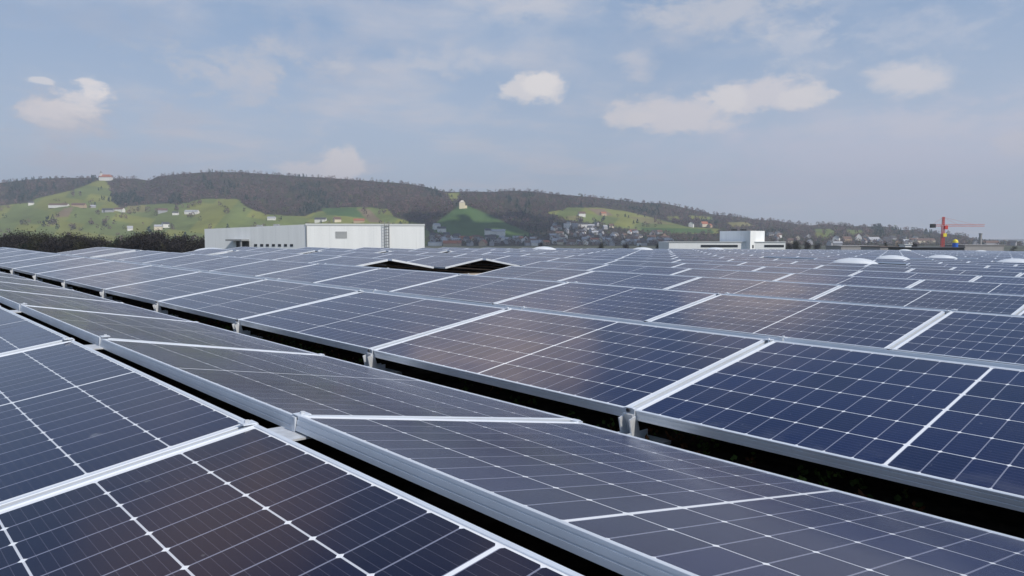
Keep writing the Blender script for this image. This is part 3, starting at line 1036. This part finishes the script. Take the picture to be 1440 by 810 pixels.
m = MB(); wall_box(m, F2, s0 + 1.2, s0 + 4.4, 0, z1 - .4, .004, .12); m.build('door', M_DARK, hall)
m = MB(); wall_box(m, F2, s1 - .5, s1 - .2, 0, z1 - .355, 2.0, 2.3); m.build('canopy_post', M_LOUV, hall)
for x in (359.5, 368, 376, 384.5, 393, 401.5, 410):
    s0, s1, z0, z1 = rect_on(F2, x - 2, x + 2, 343.2, 346.6)
    m = MB(); wall_box(m, F2, s0, s1, z0, z1, .004, .06); m.build('window', M_GLASSD, hall)
s0 = along(F2, 430)
m = MB(); wall_box(m, F1, .05, .20, 0, zt - .4, .02, .2); m.build('downpipe', M_LOUV, hall)
for (x, y) in ((344, 317.5), (368, 316.6)):
    s = along(F2, x); p = back(F2, s, 4); zz = zl + (zw - zl) * s / F2[3]
    m = MB(); prism(m, [p, p + Vector((1.1, 0, 0)), p + Vector((1.1, 1.1, 0)), p + Vector((0, 1.1, 0))], zz + .003, zz + .55)
    m.build('roof_vent', M_LOUV, hall)

# ------------------------------------------------------------------ low white building with a tower block, right of the middle
lowb = empty('warehouse')
tag(lowb, 'low white warehouse with a taller cubic block and dark window strips', 'building')
D = 240
ga, gb, gc = at(1012, 340, D + 14), at(1055, 340, D), at(1075, 340, D + 6)
ztop = at(1055, 324.5, D).z
G1, G2 = wall_frame(ga, gb), wall_frame(gb, gc)
m = MB(); prism(m, [ga, gb, gc, gc + (ga - gb)], 0, ztop); m.build('tower_block', M_WHITE, lowb)
wa, wb = at(941, 340, D + 3), at(1105, 340, D + 1)
zlow = at(1000, 340.2, D).z
WF = wall_frame(wa, wb)
sL, sR = along(WF, 1014), along(WF, 1074.5)
m = MB(); wall_box(m, WF, 0, WF[3], 0, zlow, -24, -0.3); m.build('low_wing', M_WHITE, lowb)
m = MB(); wall_box(m, WF, -.1, WF[3] + .1, zlow - .12, zlow + .12, -.3, -.1); m.build('roof_trim', M_TRIM, lowb)
for x0, x1 in ((986, 1038), (1075.5, 1103)):
    s0, s1, z0, z1 = rect_on(WF, x0, x1, 344.3, 347.6)
    m = MB(); wall_box(m, WF, s0, s1, z0, z1, -.28, -.20); m.build('window', M_GLASSD, lowb)
for x in (1059, 1065, 1071):
    s0, s1, z0, z1 = rect_on(G2, x - 1, x + 1, 344.5, 349)
    m = MB(); wall_box(m, G2, s0, s1, z0, z1, .004, .08); m.build('door', M_GLASSD, lowb)
for x in (1030, 1043):
    p = at(x, 330, D + 14)
    m = MB(); prism(m, [p, p + Vector((1.6, 0, 0)), p + Vector((1.6, 1.5, 0)), p + Vector((0, 1.5, 0))], ztop + .003, ztop + .75); m.build('roof_unit', M_DARK, lowb)

# ------------------------------------------------------------------ houses
WALLS = {'white': (0.74, 0.73, 0.70), 'cream': (0.66, 0.58, 0.44), 'grey': (0.38, 0.38, 0.40), 'tan': (0.48, 0.36, 0.24)}
ROOFS = {'brown': (0.13, 0.075, 0.055), 'dark grey': (0.06, 0.06, 0.07), 'orange red': (0.34, 0.115, 0.06), 'pale grey': (0.36, 0.37, 0.40)}
HOUSE_ME = {}
def house_meshes(w, l, h, rise, wall, rf):
    key = (w, l, h, rise, wall, rf)
    if key in HOUSE_ME: return HOUSE_ME[key]
    mw = mat(wall + '_render', WALLS[wall], 0.85, 0, 0.08, 0.4)
    mr = mat(rf.replace(' ', '_') + '_roof_tiles', ROOFS[rf], 0.8, 0, 0.18, 0.6)
    a, b = l / 2, w / 2
    m = MB()
    v = [(-a, -b, -3), (a, -b, -3), (a, b, -3), (-a, b, -3), (-a, -b, h), (a, -b, h), (a, b, h), (-a, b, h), (-a, 0, h + rise), (a, 0, h + rise)]
    m.add(v, [(0, 1, 5, 4), (2, 3, 7, 6), (1, 2, 6, 9, 5), (3, 0, 4, 8, 7)])
    e, t = .5, .22
    k = rise / b
    r = MB()
    for s in (-1, 1):
        y1 = s * (b + e); z1 = h - e * k
        p = [(-a - e, y1, z1 + .03), (a + e, y1, z1 + .03), (a + e, 0, h + rise + .03), (-a - e, 0, h + rise + .03)]
        q = [(x, y, z + t) for x, y, z in p]
        r.add(p + q, [(0, 1, 2, 3), (7, 6, 5, 4), (0, 4, 5, 1), (1, 5, 6, 2), (2, 6, 7, 3), (3, 7, 4, 0)] if s < 0 else
              [(3, 2, 1, 0), (4, 5, 6, 7), (1, 5, 4, 0), (2, 6, 5, 1), (3, 7, 6, 2), (0, 4, 7, 3)])
    wn = MB()
    for fl in range(max(1, int(h // 2.8))):
        for i in range(max(2, int(l // 3.2))):
            x = -a + l * (i + .5) / max(2, int(l // 3.2)); z = 0.9 + fl * 2.8
            for s in (-1, 1):
                wn.box((x, s * (b + .02), z + .65), (1.0, .06, 1.3))
    HOUSE_ME[key] = (m.mesh('wall', mw), r.mesh('roof', mr), wn.mesh('windows', M_GLASSD))
    return HOUSE_ME[key]
def house(p, rz, w, l, h, rise, wall, rf, name='house', windows=True):
    o = empty(name, p, rz)
    a, b, c_ = house_meshes(w, l, h, rise, wall, rf)
    link('wall', a, o); link('roof', b, o)
    if windows: link('window', c_, o)
    return o
# single houses one can point to (picture x, y of the foot, size, turn, colours, label)
NOTED = [
    (44, 288, 11, 13, 6, 4, .4, 'white', 'dark grey', 'small white house at the left end of the farm on the green slope'),
    (83, 291, 13, 48, 5, 4, .05, 'white', 'brown', 'long white farm building with brown roof on the green slope'),
    (111, 291, 13, 34, 5, 5, .05, 'tan', 'brown', 'tan barn right of the long white farm building'),
    (131, 292, 9, 13, 4, 3, .5, 'grey', 'pale grey', 'small grey shed right of the tan barn'),
    (152, 298, 12, 26, 5, 4, .2, 'grey', 'dark grey', 'grey farmhouse in the middle of the slope below the castle'),
    (168, 297, 12, 24, 5, 4, -.1, 'white', 'brown', 'white farmhouse with brown roof right of the grey farmhouse'),
    (229, 299, 12, 22, 6, 5, .3, 'grey', 'brown', 'shaded grey house with brown roof under the hillside wood'),
    (247, 302, 9, 14, 5, 3, .2, 'white', 'dark grey', 'small white house left of the white villa'),
    (270, 301, 12, 34, 6, 4, -.05, 'white', 'pale grey', 'white villa with pale roof below the bright green vineyard'),
    (183, 324, 9, 11, 5, 5, .5, 'white', 'pale grey', 'small white chapel-like house above the dark tree belt'),
    (223, 323, 11, 16, 7, 4, .3, 'cream', 'pale grey', 'cream house rising behind the dark tree belt'),
    (233, 320, 11, 15, 8, 4, .8, 'white', 'dark grey', 'white house beside the cream one behind the dark trees'),
    (382, 309, 10, 18, 4, 3, .1, 'white', 'pale grey', 'small white house at the wood edge above the long hall'),
    (451, 312, 12, 26, 6, 4, .0, 'white', 'dark grey', 'white house with dark roof just above the hall roof'),
    (474, 312, 11, 16, 6, 5, .6, 'cream', 'brown', 'cream gabled house above the hall vent'),
    (505, 313, 11, 24, 5, 4, .1, 'tan', 'orange red', 'tan house with reddish roof above the hall'),
    (972, 319, 12, 16, 8, 5, 1.2, 'white', 'dark grey', 'white gabled house alone on the far green slope'),
    (990, 319, 13, 18, 8, 6, .3, 'cream', 'orange red', 'orange roofed house right of the white gabled house'),
    (998, 320, 10, 12, 6, 4, .9, 'tan', 'orange red', 'small tan house tucked beside the orange roofed house'),
    (818, 304, 12, 18, 7, 5, .2, 'white', 'brown', 'white house with brown roof amid the upper meadow'),
    (848, 303, 11, 16, 6, 4, .4, 'tan', 'orange red', 'tan house beside the brown field on the upper meadow'),
    (1176, 340, 12, 14, 8, 5, 1.0, 'white', 'dark grey', 'white gabled house right of the small green field'),
    (1207, 338, 12, 13, 8, 7, 1.3, 'white', 'orange red', 'tall white house with steep reddish roof'),
    (1190, 340, 12, 18, 6, 5, .2, 'tan', 'brown', 'tan house with brown roof between two white houses'),
    (1228, 341, 13, 24, 6, 5, .2, 'grey', 'pale grey', 'long grey house right of the steep reddish roof'),
    (1300, 342, 14, 40, 6, 4, .1, 'cream', 'brown', 'long cream house behind the crane foot'),
    (1392, 345, 12, 30, 5, 4, .0, 'grey', 'brown', 'low grey house near the right picture edge'),
    (680, 346, 13, 20, 6, 6, 1.3, 'tan', 'orange red', 'tan house with bright red gable at the village foot'),
    (636, 346.5, 13, 34, 6, 5, .05, 'tan', 'orange red', 'long reddish roofed house beside the hall corner'),
    (612, 346.8, 13, 26, 8, 1, .05, 'white', 'pale grey', 'flat white building touching the right corner of the hall'),
    (797, 322, 11, 14, 12, 1, .1, 'white', 'pale grey', 'white cubic apartment block high in the village'),
    (808, 322, 11, 14, 12, 1, .1, 'grey', 'pale grey', 'grey cubic apartment block high in the village'),
    (819, 320, 12, 26, 8, 2, .05, 'white', 'dark grey', 'wide white terraced block at the village top'),
    (700, 330, 12, 30, 7, 4, .05, 'white', 'pale grey', 'wide pale house on the edge of the vineyard cone'),
    (686, 331, 11, 12, 10, 4, .2, 'white', 'dark grey', 'narrow tall white house at the vineyard foot'),
    (614, 322, 11, 14, 8, 4, .6, 'white', 'pale grey', 'uppermost white house beside the hall edge'),
    (621, 326, 11, 18, 7, 4, .2, 'white', 'dark grey', 'white house just below the uppermost one'),
]
for (x, y, w, l, h, rise, rz, wl, rf, lab) in NOTED:
    p = Vector(hill_point(x, y))
    o = house(p, rz, w, l, h, rise, wl, rf, windows=False)
    tag(o, lab, 'house', 'houses on the far slope')
# the village below the hill
VILL = [
    ([(604, 332), (640, 334), (744, 337), (770, 340), (770, 346), (606, 346)], 38, 'in the village below the vineyard cone'),
    ([(775, 318), (800, 314), (846, 318), (890, 325), (945, 330), (945, 346), (775, 346)], 72, 'in the village left of the low warehouse'),
    ([(1078, 330), (1140, 334), (1140, 346), (1078, 346)], 9, 'behind the right end of the low warehouse'),
    ([(1160, 336), (1290, 336), (1300, 345), (1160, 346)], 16, 'in the scattered village left of the crane'),
    ([(1370, 342), (1440, 343.5), (1440, 346), (1370, 346)], 6, 'on the flat at the right edge'),
]
combos = [('white', 'dark grey'), ('white', 'pale grey'), ('white', 'brown'), ('grey', 'dark grey'), ('grey', 'brown'), ('cream', 'brown'), ('tan', 'orange red'), ('white', 'orange red'), ('grey', 'pale grey')]
wts = [4, 2, 2, 7, 5, 1, 1, 1, 4]
sizes = [(8.5, 11, 5, 4), (9, 13, 5.5, 4.5), (8.5, 10, 6.5, 3.6), (9.5, 16, 5, 3.2)]
for (pl, n, where) in VILL:
    xs_, ys_ = [p[0] for p in pl], [p[1] for p in pl]
    done, tries = [], 0
    while len(done) < n and tries < 4000:
        tries += 1
        x, y = random.uniform(min(xs_), max(xs_)), random.uniform(min(ys_), max(ys_))
        if not inside(np.array([x]), np.array([y]), pl)[0]: continue
        if any(abs(x - a) < 4.4 and abs(y - b) < 2.2 for a, b in done): continue
        if any(abs(x - q[0]) < 8 and abs(y - q[1]) < 5 for q in NOTED): continue
        done.append((x, y))
        wl, rf = random.choices(combos, wts)[0]
        w, l, h, rise = random.choice(sizes)
        o = house(Vector(hill_point(x, y)), random.choice([0.1, 0.35, -.3, 1.2, 1.5, .8, -.8]), w, l, h, rise, wl, rf, windows=False)
        tag(o, 'small %s house with %s roof %s' % (wl, rf, where), 'house', '%s houses with %s roofs %s' % (wl, rf, where))

# white tower house on the vineyard cone
tw = empty('tower_house', Vector(hill_point(650, 293)))
tag(tw, 'cream tower house crowning the vineyard cone', 'tower')
mw = mat('white_render', WALLS['white'], 0.85)
s = .82 / FPX * float(hill_depth(650, 293))
mcr = mat('warm_cream_render', (0.80, 0.70, 0.50), 0.85)
m = MB(); m.box((0, 0, 4.2 * s), (9.5 * s, 8 * s, 11 * s)); m.build('wall', mcr, tw)
m = MB(); m.box((2.2 * s, 1.2 * s, 1.8 * s), (12 * s, 6 * s, 6 * s)); m.build('side_wing', mcr, tw)
m = MB(); m.add([(-5 * s, -4.3 * s, 9.8 * s), (5 * s, -4.3 * s, 9.8 * s), (5 * s, 4.3 * s, 9.8 * s), (-5 * s, 4.3 * s, 9.8 * s), (-1.2 * s, 0, 14 * s), (1.2 * s, 0, 14 * s)],
      [(0, 1, 5, 4), (1, 2, 5), (2, 3, 4, 5), (3, 0, 4), (3, 2, 1, 0)]); m.build('roof', mat('pale_roof', (0.55, 0.50, 0.42), .8), tw)
# small castle on the left skyline
cs = empty('hill_castle', Vector(hill_point(148, 253.5)))
tag(cs, 'white castle with red roof and slim tower on the left skyline', 'castle')
s = 1 / FPX * float(hill_depth(148, 253.5))
mred = mat('orange_red_roof_tiles', ROOFS['orange red'], .8)
m = MB(); m.box((1 * s, 0, 1.5 * s), (16 * s, 7 * s, 6 * s)); m.build('wall', mw, cs)
m = MB(); m.add([(-7.4 * s, -4 * s, 4.5 * s), (9.4 * s, -4 * s, 4.5 * s), (9.4 * s, 4 * s, 4.5 * s), (-7.4 * s, 4 * s, 4.5 * s), (-5 * s, 0, 8 * s), (7 * s, 0, 8 * s)],
      [(0, 1, 5, 4), (1, 2, 5), (2, 3, 4, 5), (3, 0, 4), (3, 2, 1, 0)]); m.build('roof', mred, cs)
m = MB(); m.box((-5 * s, -1 * s, 4.5 * s), (2.6 * s, 2.6 * s, 11 * s)); t_ = m.build('tower', mw, cs)
m = MB(); m.lathe([(1.9 * s, 10.0 * s), (1.5 * s, 11 * s), (.1 * s, 13.5 * s)], 8, (-5 * s, -1 * s, 0)); m.build('tower_roof', M_LOUV, t_)

# ------------------------------------------------------------------ red tower crane and its neighbours
M_RED = mat('crane_red', (0.55, 0.06, 0.05), .5)
M_YEL = mat('signal_yellow', (0.75, 0.62, 0.04), .5)
M_BLUE = mat('signal_blue', (0.02, 0.12, 0.55), .5)
CD = 330
cp = at(1325.5, 340, CD); u1 = CD / FPX
crane = empty('tower_crane', (cp.x, cp.y, 0))
tag(crane, 'red tower crane with a long pale jib above the far roof edge', 'crane')
ztp, zj = at(1325, 305, CD).z, at(1325, 317, CD).z
def lattice(mb, a, b, w, n, chord, lace):
    a, b = Vector(a), Vector(b)
    d = (b - a).normalized()
    sd = d.cross(Vector((0, 0, 1)))
    if sd.length < .1: sd = Vector((1, 0, 0))
    sd.normalize(); up = sd.cross(d).normalized()
    cs_ = [sd * (x * w / 2) + up * (y * w / 2) for x, y in ((-1, -1), (1, -1), (1, 1), (-1, 1))]
    for o_ in cs_: mb.bar(a + o_, b + o_, chord)
    for i in range(n):
        p, q = a.lerp(b, i / n), a.lerp(b, (i + 1) / n)
        for k in range(4):
            mb.bar(p + cs_[k], q + cs_[(k + 1) % 4], lace)
m = MB(); lattice(m, (0, 0, 0), (0, 0, zj), 1.0, 20, .17, .09); m.build('mast', M_RED, crane)
m = MB(); lattice(m, (0, 0, zj + .1), (0, 0, ztp), .7, 4, .17, .09); m.build('tower_peak', M_RED, crane)
M_JIB = mat('crane_jib_red', (0.55, 0.16, 0.13), .5)
xl, xr = at(1309, 317, CD).x - cp.x, at(1384, 317, CD).x - cp.x
m = MB(); lattice(m, (.6, 0, zj), (xr, 0, zj), .9, 18, .13, .07); m.build('jib', M_JIB, crane)
m = MB(); lattice(m, (-.6, 0, zj), (xl, 0, zj), .8, 5, .14, .08); m.build('counter_jib', M_JIB, crane)
m = MB(); m.box((xl + .9, 0, zj - .2), (1.9, 1.5, 1.7)); m.build('counterweight', M_DARK, crane)
m = MB(); m.box((1.0, -.3, zj - .9), (1.3, 1.3, 1.7)); m.build('cab', M_RED, crane)
m = MB()
for q in (.35, .75): m.bar((0, 0, ztp - .2), (xr * q, 0, zj + .45), .06)
m.bar((0, 0, ztp - .2), (xl + .6, 0, zj + .4), .06); m.build('tie_bars', M_JIB, crane)
zy = at(1325, 330.5, CD).z
m = MB(); m.box((.5, -.75, zy), (1.5, .3, 1.5)); m.build('sign_board', M_YEL, crane)

silo = empty('site_silo', (at(1343.5, 340, 300).x, 300, 0))
tag(silo, 'blue silo with round yellow top beside the crane', 'silo')
zb_, zm, ztt = 0, at(1343, 341.5, 300).z, at(1343, 336.5, 300).z
m = MB(); m.lathe([(.6, zm - 4.5), (1.05, zm - 3.2), (1.05, zm)], 16); m.build('body', M_BLUE, silo, False)
m = MB(); m.lathe([(1.06, zm + .004), (1.0, zm + .6), (.75, ztt - .25), (.2, ztt)], 16); m.build('cap', M_YEL, silo, True)
m = MB()
for a in range(4):
    m.bar((.75 * math.cos(a * 1.57 + .78), .75 * math.sin(a * 1.57 + .78), 0), (.75 * math.cos(a * 1.57 + .78), .75 * math.sin(a * 1.57 + .78), zm - 3.2), .18)
m.build('stand', M_LOUV, silo)

def flat_building(name, x0, x1, ytop, dep, material, label, depth=16, trim=None):
    a, b = at(x0, 340, dep), at(x1, 340, dep)
    zt_ = at(720, ytop, dep).z
    o = empty(name, (a.x, dep, 0))
    m = MB(); m.box(((b.x - a.x) / 2, depth / 2, zt_ / 2), (b.x - a.x, depth, zt_)); m.build('wall', material, o)
    m = MB(); m.box(((b.x - a.x) / 2, depth / 2, zt_ + .155), (b.x - a.x + .6, depth + .6, .3)); m.build('roof', trim or M_LOUV, o)
    tag(o, label, 'building')
    return o
M_GREYW = mat('grey_cladding', (0.30, 0.29, 0.29), .7, 0, .08, .4)
M_BROWNR = mat('brown_flat_roof', (0.12, 0.095, 0.085), .8)
flat_building('workshop', 1282, 1356, 349.0, 260, M_DARK, 'low dark workshop at the crane foot', trim=M_DARK)
flat_building('depot', 1357, 1412, 345.2, 330, M_GREYW, 'grey flat depot right of the crane', trim=M_GREYW)
flat_building('shed', 1238, 1272, 347.6, 290, M_GREYW, 'grey shed with flat brown roof left of the crane', trim=M_BROWNR)
flat_building('garage', 1183, 1236, 346.5, 330, M_GREYW, 'long grey garage left of the brown roofed shed', trim=M_GREYW)
o = flat_building('plant_room', 1273, 1282, 344.5, 265, M_WHITE, 'small pale block beside the dark workshop', depth=4, trim=M_TRIM)
ch = empty('chimney_stack', (at(1378.5, 340, 620).x, 620, 0))
m = MB(); zc_ = at(1378, 328, 620).z; m.tube((0, 0, 0), (0, 0, zc_ - 1), 1.3, 1.1, 12); m.build('shaft', M_GREYW, ch)
m = MB(); m.tube((0, 0, zc_ - .996), (0, 0, zc_), 1.35, 1.35, 12); m.build('rim', M_LOUV, ch)
tag(ch, 'thin grey chimney standing on the skyline right of the crane', 'chimney')

# ------------------------------------------------------------------ trees
def tree_mesh(h, seed, kind):
    rng = np.random.default_rng(seed)
    rnd = random.Random(seed)
    t = MB()
    top = Vector((rnd.uniform(-.4, .4), rnd.uniform(-.4, .4), h * .8))
    t.tube((0, 0, -.3), top * .55, .24, .15, 7); t.tube(top * .55, top, .15, .04, 6)
    crown = MB()
    tips = []
    nb = 26 if kind != 'conifer' else 30
    for i in range(nb):
        f = rnd.uniform(.22, .98)
        p = top * f
        a = rnd.uniform(0, 6.28)
        if kind == 'conifer':
            ln = h * .26 * (1.05 - f); d = Vector((math.cos(a), math.sin(a), -.1))
        else:
            ln = h * rnd.uniform(.14, .30) * (1.25 - .75 * f); d = Vector((math.cos(a), math.sin(a), rnd.uniform(.15, .8))).normalized()
        q = p + d * ln
        t.tube(p, q, .06, .02, 4)
        tips.append((p, q))
    quads = []
    for p, q in tips:
        n = 130 if kind != 'conifer' else 80
        for i in range(n):
            f = rnd.uniform(.15, 1.1)
            c_ = p.lerp(q, f) + Vector((rnd.gauss(0, 1), rnd.gauss(0, 1), rnd.gauss(0, 1))) * (h * (.035 if kind == 'conifer' else .06))
            if kind == 'conifer':
                d = Vector((rnd.gauss(0, 1), rnd.gauss(0, 1), rnd.gauss(0, .5))).normalized(); ln, w = .32, .16
            else:
                d = ((q - p).normalized() + Vector((rnd.gauss(0, .9), rnd.gauss(0, .9), rnd.gauss(.1, .8)))).normalized(); ln, w = rnd.uniform(.25, .6), rnd.uniform(.10, .24)
            s_ = d.cross(Vector((rnd.gauss(0, 1), rnd.gauss(0, 1), rnd.gauss(0, 1))))
            if s_.length < 1e-3: continue
            s_.normalize()
            crown.poly([c_ - d * ln / 2 - s_ * w / 2, c_ - d * ln / 2 + s_ * w / 2, c_ + d * ln / 2 + s_ * w * .35, c_ + d * ln / 2 - s_ * w * .35])
    mt = {'bare': M_TWIG, 'budding': M_TWIG2, 'conifer': M_NEEDLE}[kind]
    return t.mesh('trunk', M_BARK), crown.mesh('crown', mt)
TREES = {k: [tree_mesh(16, i * 7 + n, k) for i in range(v)] for n, (k, v) in enumerate((('bare', 4), ('budding', 2), ('conifer', 2)))}
def belt_tree(x, ytop, dep, kind, label, group):
    tm, cm = random.choice(TREES[kind])
    h = at(x, ytop, dep).z
    o = empty('tree', (at(x, 340, dep).x, dep, 0), random.uniform(0, 6.28))
    sc = h / 16.5
    o.scale = (sc * random.uniform(.9, 1.2),) * 2 + (sc,)
    link('trunk', tm, o); link('crown', cm, o)
    tag(o, label, 'tree', group)
TOPS = [(-40, 328), (0, 327), (15, 324), (30, 319), (45, 322), (60, 320), (68, 317), (75, 324), (90, 323), (105, 319), (115, 325), (125, 325), (140, 325), (160, 322),
        (175, 324), (185, 323), (200, 319), (215, 317), (228, 322), (240, 322), (255, 327), (270, 328), (285, 327), (300, 330)]
tx, ty = np.array(TOPS, float).T
n = 0
for dep, step, low in ((205, 13, 3.5), (225, 11, 0), (250, 14, -1.0)):
    x = -46.0
    while x < 292:
        xx = x + random.uniform(-3, 3)
        if not (dep < 215 and xx > 284):
            y = float(np.interp(xx, tx, ty)) + low + random.choice((-2, -1, 0, 1, 3, 6, 8)) + random.uniform(-1, 1)
            near = min(abs(xx - c) for c in (35, 60, 107, 160, 215))
            kind = 'conifer' if (near < 7 and random.random() < .45) else ('budding' if random.random() < .22 else 'bare')
            lab = {'conifer': 'dark evergreen tree within the tree belt left of the white hall', 'bare': 'dark leafless tree in the belt left of the white hall',
                   'budding': 'olive budding tree in the belt left of the white hall'}[kind]
            belt_tree(xx, y, dep, kind, lab, {'conifer': 'evergreens in the tree belt', 'bare': 'leafless trees in the tree belt', 'budding': 'budding trees in the tree belt'}[kind])
        x += step
# trees and bushes among the buildings in the middle distance, right half
for (x, y, dep, kind) in [(1246, 331, 420, 'conifer'), (1238, 337, 430, 'conifer'), (1262, 337, 420, 'budding'), (1172, 341, 430, 'budding'), (1120, 335, 480, 'budding'), (1135, 337, 470, 'bare'),
                          (1150, 338, 500, 'bare'), (1285, 338, 460, 'bare'), (1110, 338, 430, 'bare'), (760, 338, 620, 'bare'), (900, 338, 560, 'conifer'), (925, 338, 540, 'conifer'), (880, 340, 560, 'bare'),
                          (845, 340, 600, 'budding'), (1405, 343, 520, 'bare'), (1425, 343.5, 520, 'budding')]:
    where = 'left of the crane' if x > 1150 and x < 1320 else ('near the right edge' if x > 1320 else ('right of the low warehouse' if x > 1100 else 'before the village'))
    nm = {'conifer': 'dark pointed conifer', 'bare': 'brown leafless tree', 'budding': 'olive budding tree'}[kind]
    belt_tree(x, y, dep, kind, '%s %s beyond the far roof edge' % (nm, where), '%ss %s' % (nm, where))

# ------------------------------------------------------------------ a real cloud high above, whose shadow lies on the village and the dark wood
def build_cloud():
    cv, cf, n0 = [], [], 0
    bm = bmesh.new(); bmesh.ops.create_icosphere(bm, subdivisions=3, radius=1.0)
    sv = np.array([v.co[:] for v in bm.verts]); sf = np.array([[v.index for v in f.verts] for f in bm.faces]); bm.free()
    for (x, y, r) in [(606, 322, 70), (622, 338, 80), (640, 322, 60), (655, 338, 80), (690, 338, 80), (668, 316, 45), (725, 338, 80), (715, 318, 65), (740, 306, 60), (760, 318, 75), (728, 300, 40),
                      (765, 338, 75), (800, 338, 60), (840, 341, 60), (880, 342, 60), (925, 342, 60), (600, 308, 45)]:
        p = hill_point(x, y)
        t = (1250 + RNG.uniform(-25, 60) - p[2]) / SUN_DIR.z
        c_ = p + np.array(SUN_DIR) * t
        for q in range(3):
            off = RNG.normal(0, r * .38, 3) * np.array([1, 1, .35])
            rr = r * RNG.uniform(.55, .95)
            b = 1 + .16 * np.sin(sv @ np.array([5.1, 2.3, 4.7]) + q * 2 + x) + .10 * np.sin(sv @ np.array([-7.1, 9.3, 6.7]) + x)
            cv.append(sv * b[:, None] * rr * np.array([1, 1, .62]) + c_ + off); cf.append(sf + n0); n0 += len(sv)
    m = mat('cloud_white', (0.85, 0.85, 0.86), 1.0, spec=0.0)
    o = link('cloud', big_mesh('cloud', np.concatenate(cv), np.concatenate(cf), m, None, True))
    tag(o, 'white cumulus cloud overhead that shades the village', 'cloud', kind='stuff')
build_cloud()

# ------------------------------------------------------------------ air
hz = MB()
hz.box((0, 2800, 245), (9000, 6400, 500))
hm = bpy.data.materials.new('haze_air')
hm.use_nodes = True
hn = hm.node_tree
hn.nodes.clear()
ho = hn.nodes.new('ShaderNodeOutputMaterial'); hv = hn.nodes.new('ShaderNodeVolumePrincipled')
hv.inputs['Color'].default_value = (0.80, 0.87, 1.0, 1)
hv.inputs['Density'].default_value = HAZE_DENSITY
hv.inputs['Anisotropy'].default_value = 0.2
hn.links.new(hv.outputs[0], ho.inputs['Volume'])
haze = hz.build('haze', hm)
tag(haze, 'thin bluish air haze over the valley', 'haze', kind='stuff')
